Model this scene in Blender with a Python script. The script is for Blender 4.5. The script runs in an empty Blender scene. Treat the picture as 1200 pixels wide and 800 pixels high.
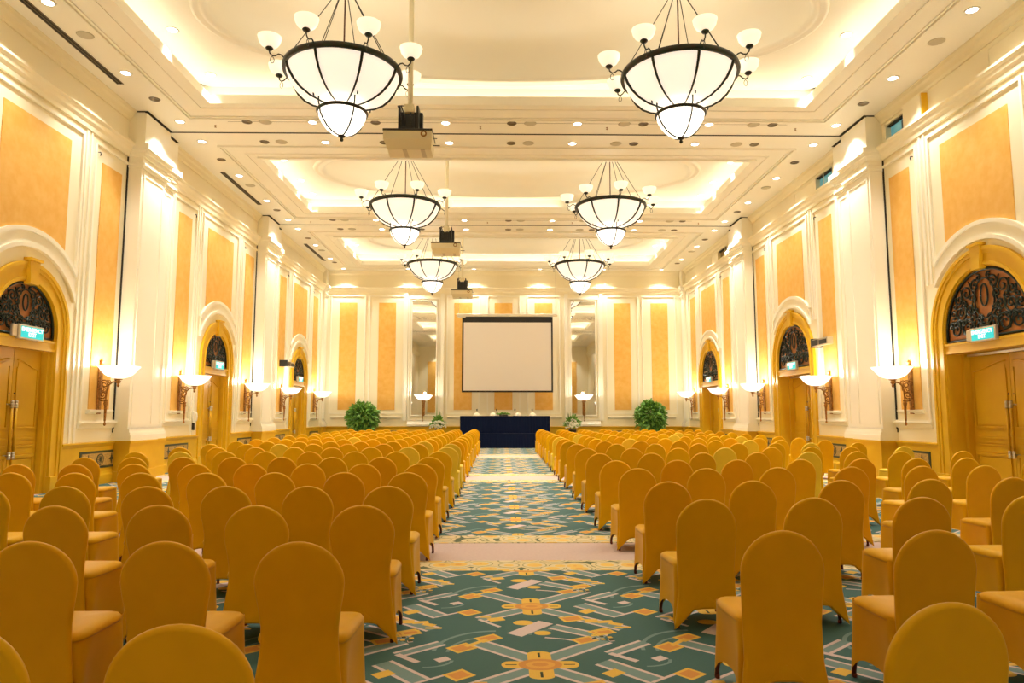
import bpy, bmesh, math, random
from mathutils import Vector, Matrix
PI = math.pi
rnd = random.Random(7)
SC = bpy.context.scene
COL = SC.collection

# ------------------------------------------------------------------ room numbers (metres)
XL, XR, XC = -8.9, 9.2, 0.17          # side wall planes, room centre
YB, YR = 35.5, -4.6                   # end wall, rear wall
H = 8.75                              # main ceiling
HU, HD = 9.3, 9.98                    # raised tray, oval recess
BAYS = [4.35, 13.26, 22.15, 31.12]    # bay centres
TRACKS = [8.82, 17.70, 26.62]
DADO = 0.93

# ------------------------------------------------------------------ materials
MATS = {}
def mat(name, col, rough=0.5, metal=0.0, emis=None, estr=0.0, spec=0.5, sheen=0.0, noise=None, bump=None, trans=0.0, coat=0.0):
    m = bpy.data.materials.new(name); m.use_nodes = True
    nt = m.node_tree; b = nt.nodes['Principled BSDF']
    b.inputs['Base Color'].default_value = (*col, 1)
    b.inputs['Roughness'].default_value = rough
    b.inputs['Metallic'].default_value = metal
    b.inputs['Specular IOR Level'].default_value = spec
    if sheen: b.inputs['Sheen Weight'].default_value = sheen; b.inputs['Sheen Roughness'].default_value = .4
    if coat: b.inputs['Coat Weight'].default_value = coat; b.inputs['Coat Roughness'].default_value = .2
    if trans: b.inputs['Transmission Weight'].default_value = trans
    if emis:
        b.inputs['Emission Color'].default_value = (*emis, 1); b.inputs['Emission Strength'].default_value = estr
    tc = nt.nodes.new('ShaderNodeTexCoord')
    if noise:
        col2, sc, det = noise
        n = nt.nodes.new('ShaderNodeTexNoise'); n.inputs['Scale'].default_value = sc; n.inputs['Detail'].default_value = det
        nt.links.new(tc.outputs['Object'], n.inputs['Vector'])
        r = nt.nodes.new('ShaderNodeValToRGB'); r.color_ramp.elements[0].position = .35; r.color_ramp.elements[1].position = .68
        r.color_ramp.elements[0].color = (*col, 1); r.color_ramp.elements[1].color = (*col2, 1)
        nt.links.new(n.outputs['Fac'], r.inputs['Fac']); nt.links.new(r.outputs['Color'], b.inputs['Base Color'])
    if bump:
        sc, st = bump
        n = nt.nodes.new('ShaderNodeTexNoise'); n.inputs['Scale'].default_value = sc; n.inputs['Detail'].default_value = 3
        nt.links.new(tc.outputs['Object'], n.inputs['Vector'])
        bp = nt.nodes.new('ShaderNodeBump'); bp.inputs['Strength'].default_value = st; bp.inputs['Distance'].default_value = .01
        nt.links.new(n.outputs['Fac'], bp.inputs['Height']); nt.links.new(bp.outputs['Normal'], b.inputs['Normal'])
    MATS[name] = m
    return m

cream = mat('cream_paint', (.87, .795, .575), .42, noise=((.85, .77, .545), .6, 2))
ceilp = mat('ceiling_paint', (.88, .84, .72), .4, noise=((.86, .82, .69), .5, 2))
white_trim = mat('white_trim', (.89, .84, .68), .3)
orange_fab = mat('ochre_wall_fabric', (.76, .41, .07), .75, noise=((.81, .48, .12), 5, 5), bump=(60, .1))
gold_wood = mat('gold_painted_wood', (.68, .39, .012), .4, noise=((.72, .43, .016), 3, 3), spec=.3)
gold_door = mat('gold_door_paint', (.62, .345, .010), .4, noise=((.66, .375, .012), 2.5, 3), spec=.25)
inlay_dark = mat('inlay_dark_green', (.035, .05, .025), .4)
inlay_pale = mat('inlay_ochre', (.62, .36, .09), .5, noise=((.3, .22, .06), 40, 4))
iron = mat('dark_green_iron', (.012, .02, .012), .35, .6)
bronze = mat('dark_bronze', (.035, .022, .012), .4, .5, noise=((.015, .03, .017), 8, 2))
brown_rod = mat('brown_rod', (.10, .035, .018), .4, .5)
brass = mat('aged_brass', (.50, .25, .07), .3, .85, noise=((.22, .10, .03), 25, 3))
silver = mat('brushed_silver', (.62, .55, .42), .3, .9)
copper_pan = mat('copper_panel', (.50, .20, .045), .5, noise=((.38, .13, .03), 4, 3))
black = mat('black_plastic', (.012, .012, .012), .4)
dark_metal = mat('dark_metal', (.03, .03, .03), .35, .5)
gap_dark = mat('dark_gap', (.02, .016, .008), .8)
proj_white = mat('projector_shell', (.72, .64, .42), .35)
proj_grey = mat('projector_grey', (.50, .42, .26), .4)
lens_mat = mat('lens_glass', (.01, .01, .015), .05)
screen_mat = mat('screen_fabric', (.90, .88, .90), .7)
navy = mat('navy_cloth', (.0025, .007, .03), .85, spec=.15, bump=(30, .2))
teal_glass = mat('teal_window_glass_glow', (.06, .17, .17), .08, emis=(.12, .34, .36), estr=.35, noise=((.16, .32, .30), 3, 1))  # faint glow put into the panes for the lit room behind
olive_glass = mat('olive_blind', (.28, .20, .05), .3)
leafA = mat('leaf_green', (.10, .28, .03), .4, noise=((.26, .48, .09), 6, 2))
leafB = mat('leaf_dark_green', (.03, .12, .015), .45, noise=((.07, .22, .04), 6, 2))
petal = mat('white_petal', (.85, .83, .66), .5)
pot_m = mat('dark_pot', (.02, .012, .008), .4)
plastic_w = mat('white_plastic', (.80, .76, .62), .35)
disc_grey = mat('grille_grey', (.50, .45, .32), .6)
disc_dark = mat('dark_lamp_can', (.13, .09, .035), .5)
leg_m = mat('chair_leg_metal', (.16, .03, .012), .45, .4)
mirror_m = mat('mirror_glass', (.93, .92, .88), .02, 1.0, bump=(.35, .25))
napkin = mat('cream_cloth', (.85, .78, .58), .7)
def emit(name, col, strength, base=(.8, .75, .65)):
    return mat(name, base, .4, emis=col, estr=strength)
bowl_e = emit('alabaster_bowl_lit', (1, .88, .76), .42)
bowl2_e = emit('alabaster_small_bowl_lit', (1, .92, .80), 1.1)
shade_e = emit('frosted_shade_lit', (1, .88, .68), .42)
sconce_e = emit('sconce_glass_lit', (1, .92, .75), .85)
cove_e = emit('cove_tube_lit', (1, .93, .80), 4.4)
down_e = emit('downlight_lens_lit', (1, .95, .90), 5)
exit_e = emit('exit_sign_face_lit', (.0, .70, .74), .42, (.0, .3, .28))
exit_t = emit('exit_sign_letters_lit', (.75, 1, .9), .8)

def fabric(name, c):
    m = bpy.data.materials.new(name); m.use_nodes = True; nt = m.node_tree; b = nt.nodes['Principled BSDF']
    b.inputs['Roughness'].default_value = .42; b.inputs['Specular IOR Level'].default_value = .45
    b.inputs['Sheen Weight'].default_value = .04; b.inputs['Sheen Roughness'].default_value = .3; b.inputs['Specular Tint'].default_value = (1, .78, .3, 1)
    b.inputs['Sheen Tint'].default_value = (1, .90, .45, 1)
    oi = nt.nodes.new('ShaderNodeObjectInfo'); hs = nt.nodes.new('ShaderNodeHueSaturation')
    mr = nt.nodes.new('ShaderNodeMapRange'); mr.inputs['To Min'].default_value = .93; mr.inputs['To Max'].default_value = 1.05
    nt.links.new(oi.outputs['Random'], mr.inputs['Value']); nt.links.new(mr.outputs[0], hs.inputs['Value'])
    tc = nt.nodes.new('ShaderNodeTexCoord')
    n = nt.nodes.new('ShaderNodeTexNoise'); n.inputs['Scale'].default_value = 7; n.inputs['Detail'].default_value = 3
    nt.links.new(tc.outputs['Object'], n.inputs['Vector'])
    r = nt.nodes.new('ShaderNodeValToRGB'); r.color_ramp.elements[0].position = .3; r.color_ramp.elements[1].position = .7
    r.color_ramp.elements[0].color = (c[0]*.94, c[1]*.93, c[2]*.9, 1); r.color_ramp.elements[1].color = (*c, 1)
    nt.links.new(n.outputs['Fac'], r.inputs['Fac']); nt.links.new(r.outputs['Color'], hs.inputs['Color'])
    nt.links.new(hs.outputs['Color'], b.inputs['Base Color'])
    w = nt.nodes.new('ShaderNodeTexNoise'); w.inputs['Scale'].default_value = 420; w.inputs['Detail'].default_value = 1
    nt.links.new(tc.outputs['Object'], w.inputs['Vector'])
    bp = nt.nodes.new('ShaderNodeBump'); bp.inputs['Strength'].default_value = .12; bp.inputs['Distance'].default_value = .002
    nt.links.new(w.outputs['Fac'], bp.inputs['Height']); nt.links.new(bp.outputs['Normal'], b.inputs['Normal'])
    return m
gold_fab = fabric('gold_spandex', (.745, .405, .003))
pale_fab = fabric('pale_gold_spandex', (.80, .55, .04))
deep_fab = fabric('amber_spandex', (.74, .375, .003))

# ------------------------------------------------------------------ carpet (procedural motif)
def carpet_material(name, x0, y0, PX, PY):
    m = bpy.data.materials.new(name); m.use_nodes = True; nt = m.node_tree; N = nt.nodes; L = nt.links
    b = N['Principled BSDF']; b.inputs['Roughness'].default_value = .75; b.inputs['Specular IOR Level'].default_value = .3
    tc = N.new('ShaderNodeTexCoord')
    sy = 1.0
    def wrapped(cx, cy):
        s = N.new('ShaderNodeVectorMath'); s.operation = 'SUBTRACT'; L.new(tc.outputs['Object'], s.inputs[0]); s.inputs[1].default_value = (x0+cx, y0+cy*PY/1.33, 0)
        w = N.new('ShaderNodeVectorMath'); w.operation = 'WRAP'; L.new(s.outputs[0], w.inputs[0])
        w.inputs[1].default_value = (PX/2, PY/2, 1); w.inputs[2].default_value = (-PX/2, -PY/2, -1)
        return w.outputs[0]
    def box(cx, cy, ang, hx, hy):
        v = wrapped(cx, cy)
        r = N.new('ShaderNodeVectorRotate'); r.rotation_type = 'Z_AXIS'; L.new(v, r.inputs['Vector']); r.inputs['Angle'].default_value = -math.radians(ang)
        d = N.new('ShaderNodeVectorMath'); d.operation = 'DIVIDE'; L.new(r.outputs[0], d.inputs[0]); d.inputs[1].default_value = (hx, hy, 1)
        a = N.new('ShaderNodeVectorMath'); a.operation = 'ABSOLUTE'; L.new(d.outputs[0], a.inputs[0])
        s = N.new('ShaderNodeSeparateXYZ'); L.new(a.outputs[0], s.inputs[0])
        x = N.new('ShaderNodeMath'); x.operation = 'MAXIMUM'; L.new(s.outputs[0], x.inputs[0]); L.new(s.outputs[1], x.inputs[1])
        t = N.new('ShaderNodeMath'); t.operation = 'LESS_THAN'; L.new(x.outputs[0], t.inputs[0]); t.inputs[1].default_value = 1
        return t.outputs[0]
    def ell(cx, cy, rx, ry, band=None, ymin=None):
        v = wrapped(cx, cy)
        d = N.new('ShaderNodeVectorMath'); d.operation = 'DIVIDE'; L.new(v, d.inputs[0]); d.inputs[1].default_value = (rx, ry, 1e6)
        l = N.new('ShaderNodeVectorMath'); l.operation = 'LENGTH'; L.new(d.outputs[0], l.inputs[0])
        if band:
            t = N.new('ShaderNodeMath'); t.operation = 'COMPARE'; L.new(l.outputs['Value'], t.inputs[0]); t.inputs[1].default_value = 1; t.inputs[2].default_value = band
            # only the upper-left quarter of the ring
            s = N.new('ShaderNodeSeparateXYZ'); L.new(v, s.inputs[0])
            g = N.new('ShaderNodeMath'); g.operation = 'LESS_THAN' if ymin is None else 'GREATER_THAN'; L.new(s.outputs[0], g.inputs[0]); g.inputs[1].default_value = 0
            h = N.new('ShaderNodeMath'); h.operation = 'GREATER_THAN' if ymin is None else 'LESS_THAN'; L.new(s.outputs[1], h.inputs[0]); h.inputs[1].default_value = 0
            q = N.new('ShaderNodeMath'); q.operation = 'MULTIPLY'; L.new(g.outputs[0], q.inputs[0]); L.new(h.outputs[0], q.inputs[1])
            z = N.new('ShaderNodeMath'); z.operation = 'MULTIPLY'; L.new(q.outputs[0], z.inputs[0]); L.new(t.outputs[0], z.inputs[1])
            return z.outputs[0]
        t = N.new('ShaderNodeMath'); t.operation = 'LESS_THAN'; L.new(l.outputs['Value'], t.inputs[0]); t.inputs[1].default_value = 1
        return t.outputs[0]
    GREEN = (.052, .138, .125); TEAL = (.19, .30, .28); PINK = (.70, .56, .53); YEL = (.80, .50, .075); ORA = (.68, .30, .06); DK = (.05, .06, .02)
    noise = N.new('ShaderNodeTexNoise'); noise.inputs['Scale'].default_value = 260; noise.inputs['Detail'].default_value = 2; L.new(tc.outputs['Object'], noise.inputs['Vector'])
    base = N.new('ShaderNodeRGB'); base.outputs[0].default_value = (*GREEN, 1); cur = base.outputs[0]
    def put(mask, c):
        nonlocal cur
        x = N.new('ShaderNodeMix'); x.data_type = 'RGBA'; L.new(mask, x.inputs[0]); L.new(cur, x.inputs[6]); x.inputs[7].default_value = (*c, 1); cur = x.outputs[2]
    def band(x1, y1, x2, y2, w, inner=TEAL, edge=PINK, e=.026):
        cx, cy = (x1+x2)/2, (y1+y2)/2; L_ = math.hypot(x2-x1, y2-y1)/2; a = math.degrees(math.atan2(y2-y1, x2-x1))
        put(box(cx, cy, a, L_, w/2), edge)
        if inner: put(box(cx, cy, a, L_+.002, w/2-e), inner)
    # curving ribbons
    put(ell(-.28, .26, .40, .42, .035), TEAL); put(ell(-.28, .24, .31, .31, .035), TEAL)
    put(ell(-.72, .08, .17, .12, .07, 1), TEAL); put(ell(.12, -.74, .16, .11, .07), TEAL)
    # chevrons and bands
    band(-.91, .19, -.64, .42, .11); band(-.91, .20, -.76, .05, .045, None)
    band(-.98, .04, -.70, -.28, .15); band(-.74, -.30, -.55, -.15, .024, None)
    band(-.02, .06, -.42, .44, .15); band(.0, -.04, -.40, -.36, .14); band(-.41, -.36, -.25, -.55, .03, None)
    band(.0, .05, .46, .46, .15); band(.0, -.03, .64, -.60, .14)
    band(.13, -.54, .47, -.80, .13); band(.06, -.80, .20, -.84, .022, None); band(.20, -.84, .34, -.92, .022, None)
    band(-.15, -.74, .09, -.44, .13, PINK)
    put(ell(-.08, -.45, .075, .06), YEL); put(ell(.05, -.70, .06, .05), YEL); band(-.12, -.68, .06, -.48, .09, PINK)
    # orange diamonds with yellow borders
    for cx, cy, a, hx, hy in [(-.50, .32, 40, .085, .07), (-.33, .52, 35, .085, .06), (-.49, -.17, 40, .075, .07), (.29, -.35, 20, .085, .065),
                              (.33, -.86, 30, .08, .06), (.47, -.68, 30, .085, .065), (-.88, -.68, 20, .07, .05)]:
        put(box(cx, cy, a, hx, hy), YEL); put(box(cx, cy, a, hx-.022, hy-.022), ORA)
    put(box(-.41, .42, 48, .10, .018), YEL)
    for cx, cy, a, hx, hy in [(.43, -.15, 40, .06, .045), (.43, -.41, 0, .05, .045), (.53, -.43, 10, .06, .03), (.60, -.49, -30, .05, .03), (.64, -.57, 0, .06, .018),
                              (-.28, -.36, 20, .06, .045), (-.36, -.30, 0, .04, .02)]:
        put(box(cx, cy, a, hx, hy), YEL)
    for k in range(3):
        for j in range(2):
            put(box(.40+k*.055, .50+j*.07-k*.02, 15, .018, .02), DK if (k+j) % 2 else PINK)
            put(box(.40+k*.055, -.82+j*.06-k*.02, 15, .016, .018), YEL if (k+j) % 2 else DK)
    put(box(-.61, .10, 35, .045, .036), PINK)
    # cross medallion
    put(box(0, 0, 0, .19, .062), YEL); put(ell(.19, 0, .05, .062), YEL); put(ell(-.19, 0, .05, .062), YEL)
    put(box(0, 0, 0, .075, .20), YEL); put(ell(0, .20, .075, .045), YEL); put(ell(0, -.20, .075, .045), YEL)
    put(ell(0, 0, .135, .10), ORA); put(ell(0, 0, .09, .065), (.78, .40, .07)); put(ell(.0, 0, .05, .03), ORA)
    put(box(.18, 0, 0, .035, .007), DK); put(box(-.18, 0, 0, .035, .007), DK); put(box(0, .17, 0, .008, .045), DK); put(box(0, -.17, 0, .008, .045), DK)
    mx = N.new('ShaderNodeMix'); mx.data_type = 'RGBA'; mx.blend_type = 'MULTIPLY'; mx.inputs[0].default_value = .5
    rp = N.new('ShaderNodeValToRGB'); rp.color_ramp.elements[0].color = (.6, .6, .6, 1); rp.color_ramp.elements[1].color = (1.25, 1.25, 1.25, 1)
    L.new(noise.outputs['Fac'], rp.inputs['Fac']); L.new(cur, mx.inputs[6]); L.new(rp.outputs['Color'], mx.inputs[7]); L.new(mx.outputs[2], b.inputs['Base Color'])
    return m
def border_material():
    m = bpy.data.materials.new('carpet_border'); m.use_nodes = True; nt = m.node_tree; N = nt.nodes; L = nt.links
    b = N['Principled BSDF']; b.inputs['Roughness'].default_value = .75
    tc = N.new('ShaderNodeTexCoord'); v = N.new('ShaderNodeTexVoronoi'); v.inputs['Scale'].default_value = 4.2; v.inputs['Randomness'].default_value = .55
    L.new(tc.outputs['Object'], v.inputs['Vector'])
    r = N.new('ShaderNodeValToRGB'); r.color_ramp.interpolation = 'CONSTANT'
    e = r.color_ramp.elements; e[0].position = 0; e[0].color = (.74, .38, .07, 1); e[1].position = .16; e[1].color = (.80, .52, .10, 1)
    for p, c in [(.38, (.72, .60, .34)), (.52, (.30, .27, .10)), (.56, (.70, .57, .30)), (.72, (.10, .13, .05))]:
        k = e.new(p); k.color = (*c, 1)
    L.new(v.outputs['Distance'], r.inputs['Fac']); L.new(r.outputs['Color'], b.inputs['Base Color'])
    return m
CP1 = carpet_material('green_motif_carpet', .24, 5.87, 1.37, 1.33)
CP2 = carpet_material('green_motif_carpet_middle', .21, 10.55, 1.40, 1.44)
BORDER = border_material()
beige = mat('beige_carpet', (.62, .47, .40), .75, noise=((.58, .43, .37), 30, 3))

# ------------------------------------------------------------------ mesh builder
class MB:
    def __init__(s): s.v = []; s.f = []; s.s = []; s.m = []
    def add(s, vs, fs, smooth=False, mi=0):
        o = len(s.v); s.v += [tuple(p) for p in vs]; s.f += [tuple(i+o for i in f) for f in fs]; s.s += [smooth]*len(fs); s.m += [mi]*len(fs); return s
    def box(s, x0, x1, y0, y1, z0, z1, mi=0):
        vs = [(x, y, z) for x in (x0, x1) for y in (y0, y1) for z in (z0, z1)]
        return s.add(vs, [(0, 1, 3, 2), (4, 6, 7, 5), (0, 4, 5, 1), (2, 3, 7, 6), (0, 2, 6, 4), (1, 5, 7, 3)], False, mi)
    def bbox(s, x0, x1, y0, y1, z0, z1, r=.01, mi=0):
        # box with chamfered edges
        xs, ys, zs = (x0, x1), (y0, y1), (z0, z1); vs = []; idx = {}
        for i, x in enumerate(xs):
            for j, y in enumerate(ys):
                for k, z in enumerate(zs):
                    sx, sy, sz = (1-2*i)*r, (1-2*j)*r, (1-2*k)*r
                    idx[i, j, k, 0] = len(vs); vs.append((x, y+sy, z+sz))
                    idx[i, j, k, 1] = len(vs); vs.append((x+sx, y, z+sz))
                    idx[i, j, k, 2] = len(vs); vs.append((x+sx, y+sy, z))
        fs = []
        for i in (0, 1): fs.append([idx[i, 0, 0, 0], idx[i, 1, 0, 0], idx[i, 1, 1, 0], idx[i, 0, 1, 0]])
        for j in (0, 1): fs.append([idx[0, j, 0, 1], idx[1, j, 0, 1], idx[1, j, 1, 1], idx[0, j, 1, 1]])
        for k in (0, 1): fs.append([idx[0, 0, k, 2], idx[1, 0, k, 2], idx[1, 1, k, 2], idx[0, 1, k, 2]])
        for i in (0, 1):
            for j in (0, 1): fs.append([idx[i, j, 0, 0], idx[i, j, 1, 0], idx[i, j, 1, 1], idx[i, j, 0, 1]])
        for i in (0, 1):
            for k in (0, 1): fs.append([idx[i, 0, k, 0], idx[i, 1, k, 0], idx[i, 1, k, 2], idx[i, 0, k, 2]])
        for j in (0, 1):
            for k in (0, 1): fs.append([idx[0, j, k, 1], idx[1, j, k, 1], idx[1, j, k, 2], idx[0, j, k, 2]])
        for i in (0, 1):
            for j in (0, 1):
                for k in (0, 1): fs.append([idx[i, j, k, 0], idx[i, j, k, 1], idx[i, j, k, 2]])
        return s.add(vs, fs, False, mi)
    def prism(s, poly, fn, d0, d1, mi=0):
        n = len(poly); vs = [fn(u, w, d0) for u, w in poly]+[fn(u, w, d1) for u, w in poly]
        fs = [tuple(range(n)), tuple(range(2*n-1, n-1, -1))]+[(i, (i+1) % n, n+(i+1) % n, n+i) for i in range(n)]
        return s.add(vs, fs, False, mi)
    def lathe(s, prof, n=24, c=(0, 0, 0), smooth=True, mi=0, close=True, ax='z'):
        vs = []; fs = []
        for r, z in prof:
            for k in range(n):
                a = 2*PI*k/n; p = (r*math.cos(a), r*math.sin(a), z)
                if ax == 'x': p = (z, p[0], p[1])
                if ax == 'y': p = (p[0], z, p[1])
                vs.append((c[0]+p[0], c[1]+p[1], c[2]+p[2]))
        for i in range(len(prof)-1):
            for k in range(n):
                a, b2 = i*n+k, i*n+(k+1) % n; fs.append((a, b2, b2+n, a+n))
        if close:
            if prof[0][0] > 1e-4: fs.append(tuple(range(n)))
            if prof[-1][0] > 1e-4: fs.append(tuple(range((len(prof)-1)*n, len(prof)*n)))
        return s.add(vs, fs, smooth, mi)
    def tube(s, pts, r, n=8, smooth=True, mi=0, closed=False):
        pts = [Vector(p) for p in pts]; m = len(pts); rs = r if isinstance(r, (list, tuple)) else [r]*m
        vs = []; prev = None
        for i, p in enumerate(pts):
            if closed: t = pts[(i+1) % m]-pts[i-1]
            else: t = pts[min(i+1, m-1)]-pts[max(i-1, 0)]
            t = t.normalized() if t.length > 1e-9 else Vector((0, 0, 1))
            if prev is None:
                up = Vector((0, 0, 1)) if abs(t.z) < .9 else Vector((1, 0, 0)); a = t.cross(up).normalized()
            else: a = (prev-t*prev.dot(t)).normalized()
            prev = a; b2 = t.cross(a)
            for k in range(n):
                an = 2*PI*k/n; vs.append(p+a*math.cos(an)*rs[i]+b2*math.sin(an)*rs[i])
        fs = []
        for i in range(m if closed else m-1):
            j = (i+1) % m
            for k in range(n): fs.append((i*n+k, i*n+(k+1) % n, j*n+(k+1) % n, j*n+k))
        if not closed: fs += [tuple(range(n)), tuple(range((m-1)*n, m*n))]
        return s.add(vs, fs, smooth, mi)
    def grid(s, rows, closed_u=False, smooth=True, mi=0, cap0=False, cap1=False):
        n = len(rows[0]); vs = [p for r in rows for p in r]; fs = []
        for i in range(len(rows)-1):
            for k in range(n if closed_u else n-1):
                k2 = (k+1) % n; fs.append((i*n+k, i*n+k2, (i+1)*n+k2, (i+1)*n+k))
        if cap0: fs.append(tuple(range(n)))
        if cap1: fs.append(tuple(range((len(rows)-1)*n, len(rows)*n)))
        return s.add(vs, fs, smooth, mi)
    def mesh(s, name, mats, fix=True):
        me = bpy.data.meshes.new(name); me.from_pydata(s.v, [], s.f)
        me.polygons.foreach_set('use_smooth', s.s); me.polygons.foreach_set('material_index', s.m)
        for m in (mats if isinstance(mats, (list, tuple)) else [mats]): me.materials.append(m)
        me.update()
        if fix:
            bm = bmesh.new(); bm.from_mesh(me); bmesh.ops.recalc_face_normals(bm, faces=bm.faces); bm.to_mesh(me); bm.free()
        return me
    def obj(s, name, mats, parent=None, fix=True): return link(name, s.mesh(name, mats, fix), parent)

def link(name, me, parent=None, loc=None, rz=0):
    o = bpy.data.objects.new(name, me); COL.objects.link(o)
    if parent: o.parent = parent
    if loc is not None: o.location = loc
    if rz: o.rotation_euler = (0, 0, rz)
    return o
def thing(name, label, cat, loc=(0, 0, 0), rz=0, group=None):
    o = bpy.data.objects.new(name, None); COL.objects.link(o); o.location = loc; o.rotation_euler = (0, 0, rz); o.empty_display_size = .2
    return tag(o, label, cat, group)
def tag(o, label, cat, group=None):
    o['label'] = label; o['category'] = cat
    if group: o['group'] = group
    return o
def struct(o, label=None):
    o['kind'] = 'structure'
    if label: o['label'] = label
    return o
def sempty(name, loc=(0, 0, 0)):
    o = bpy.data.objects.new(name, None); COL.objects.link(o); o.location = loc; o['kind'] = 'structure'; return o
def place(proto, label, loc, rz=0, group=None, cat=None):
    """proto: (name, category, [(partname, mesh, [(sub, mesh)...])...])"""
    name, c, parts = proto
    t = thing(name, label, cat or c, loc, rz, group)
    for p in parts:
        o = link(p[0], p[1], t)
        if len(p) > 3 and p[3]: o['label'] = p[3]
        for q in (p[2] if len(p) > 2 else []): link(q[0], q[1], o)
    return t
ORD = ['first', 'second', 'third', 'fourth', 'fifth', 'sixth', 'seventh', 'eighth', 'ninth', 'tenth', 'eleventh', 'twelfth', 'thirteenth', 'fourteenth', 'fifteenth', 'sixteenth', 'seventeenth', 'eighteenth', 'nineteenth', 'twentieth']

# ------------------------------------------------------------------ wall frames: (u along wall, z up, n into the room)
def FL(u, z, n): return (XL+n, u, z)
def FR(u, z, n): return (XR-n, u, z)
def FB(u, z, n): return (u, YB-n, z)
def wbox(mb, F, u0, u1, z0, z1, n0, n1, mi=0): return mb.prism([(u0, z0), (u1, z0), (u1, z1), (u0, z1)], F, n0, n1, mi)
def wframe(mb, F, u0, u1, z0, z1, w, n, skip_bottom=False):
    wbox(mb, F, u0, u0+w, z0, z1, 0, n); wbox(mb, F, u1-w, u1, z0, z1, 0, n)
    wbox(mb, F, u0+w, u1-w, z1-w, z1, 0, n)
    if not skip_bottom: wbox(mb, F, u0+w, u1-w, z0, z0+w, 0, n)
def wsweep(mb, F, u0, u1, prof, mi=0):
    # horizontal moulding; prof = list of (n, z)
    rows = [[F(u, z, n) for n, z in prof] for u in (u0, u1)]
    return mb.grid(rows, closed_u=True, smooth=False, cap0=True, cap1=True, mi=mi)
RAIL = [(0, 7.62), (.05, 7.62), (.07, 7.70), (.12, 7.76), (.15, 7.84), (.20, 7.88), (.20, 7.93), (.02, 7.96), (0, 7.96)]
CROWN = [(0, 8.50), (.03, 8.50), (.04, 8.56), (.10, 8.62), (.12, 8.68), (.17, 8.72), (.17, 8.75), (0, 8.75)]
SPR = 3.14
DIM = {'left': (.90, 1.25, 1.52, 1.60, 1.82, 1.90), 'right': (1.24, 1.60, 1.72, 1.80, 2.02, 2.10)}
RI, RO = .9, 1.25           # door arch springing, inner and outer radius
def arch_poly(c, r0, r1, jamb=True, clip=None, n=28):
    a0 = 0; outer = []; inner = []
    def arc(r):
        a = math.acos(min(1, clip/r)) if (clip and clip < r) else 0.0
        return [(c+r*math.cos(t), SPR+r*math.sin(t)) for t in [a+(PI-2*a)*k/n for k in range(n+1)]]
    outer = arc(r1); inner = arc(r0)
    if jamb:
        outer = [(c+r1, 0.0)]+outer+[(c-r1, 0.0)]; inner = [(c+r0, 0.0)]+inner+[(c-r0, 0.0)]
    return outer, inner
def arch_band(mb, F, c, r0, r1, n0, n1, jamb=True, clip=None, mi=0):
    o, i = arch_poly(c, r0, r1, jamb, clip)
    k = len(o); vs = []
    for d in (n0, n1):
        vs += [F(u, z, d) for u, z in o]+[F(u, z, d) for u, z in i]
    fs = []
    for j in range(k-1):
        fs += [(j, j+1, k+j+1, k+j), (2*k+j, 2*k+j+1, 3*k+j+1, 3*k+j), (j, j+1, 2*k+j+1, 2*k+j), (k+j, k+j+1, 3*k+j+1, 3*k+j)]
    for j in (0, k-1): fs.append((j, k+j, 3*k+j, 2*k+j))
    mb.add(vs, fs, False, mi)

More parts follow.
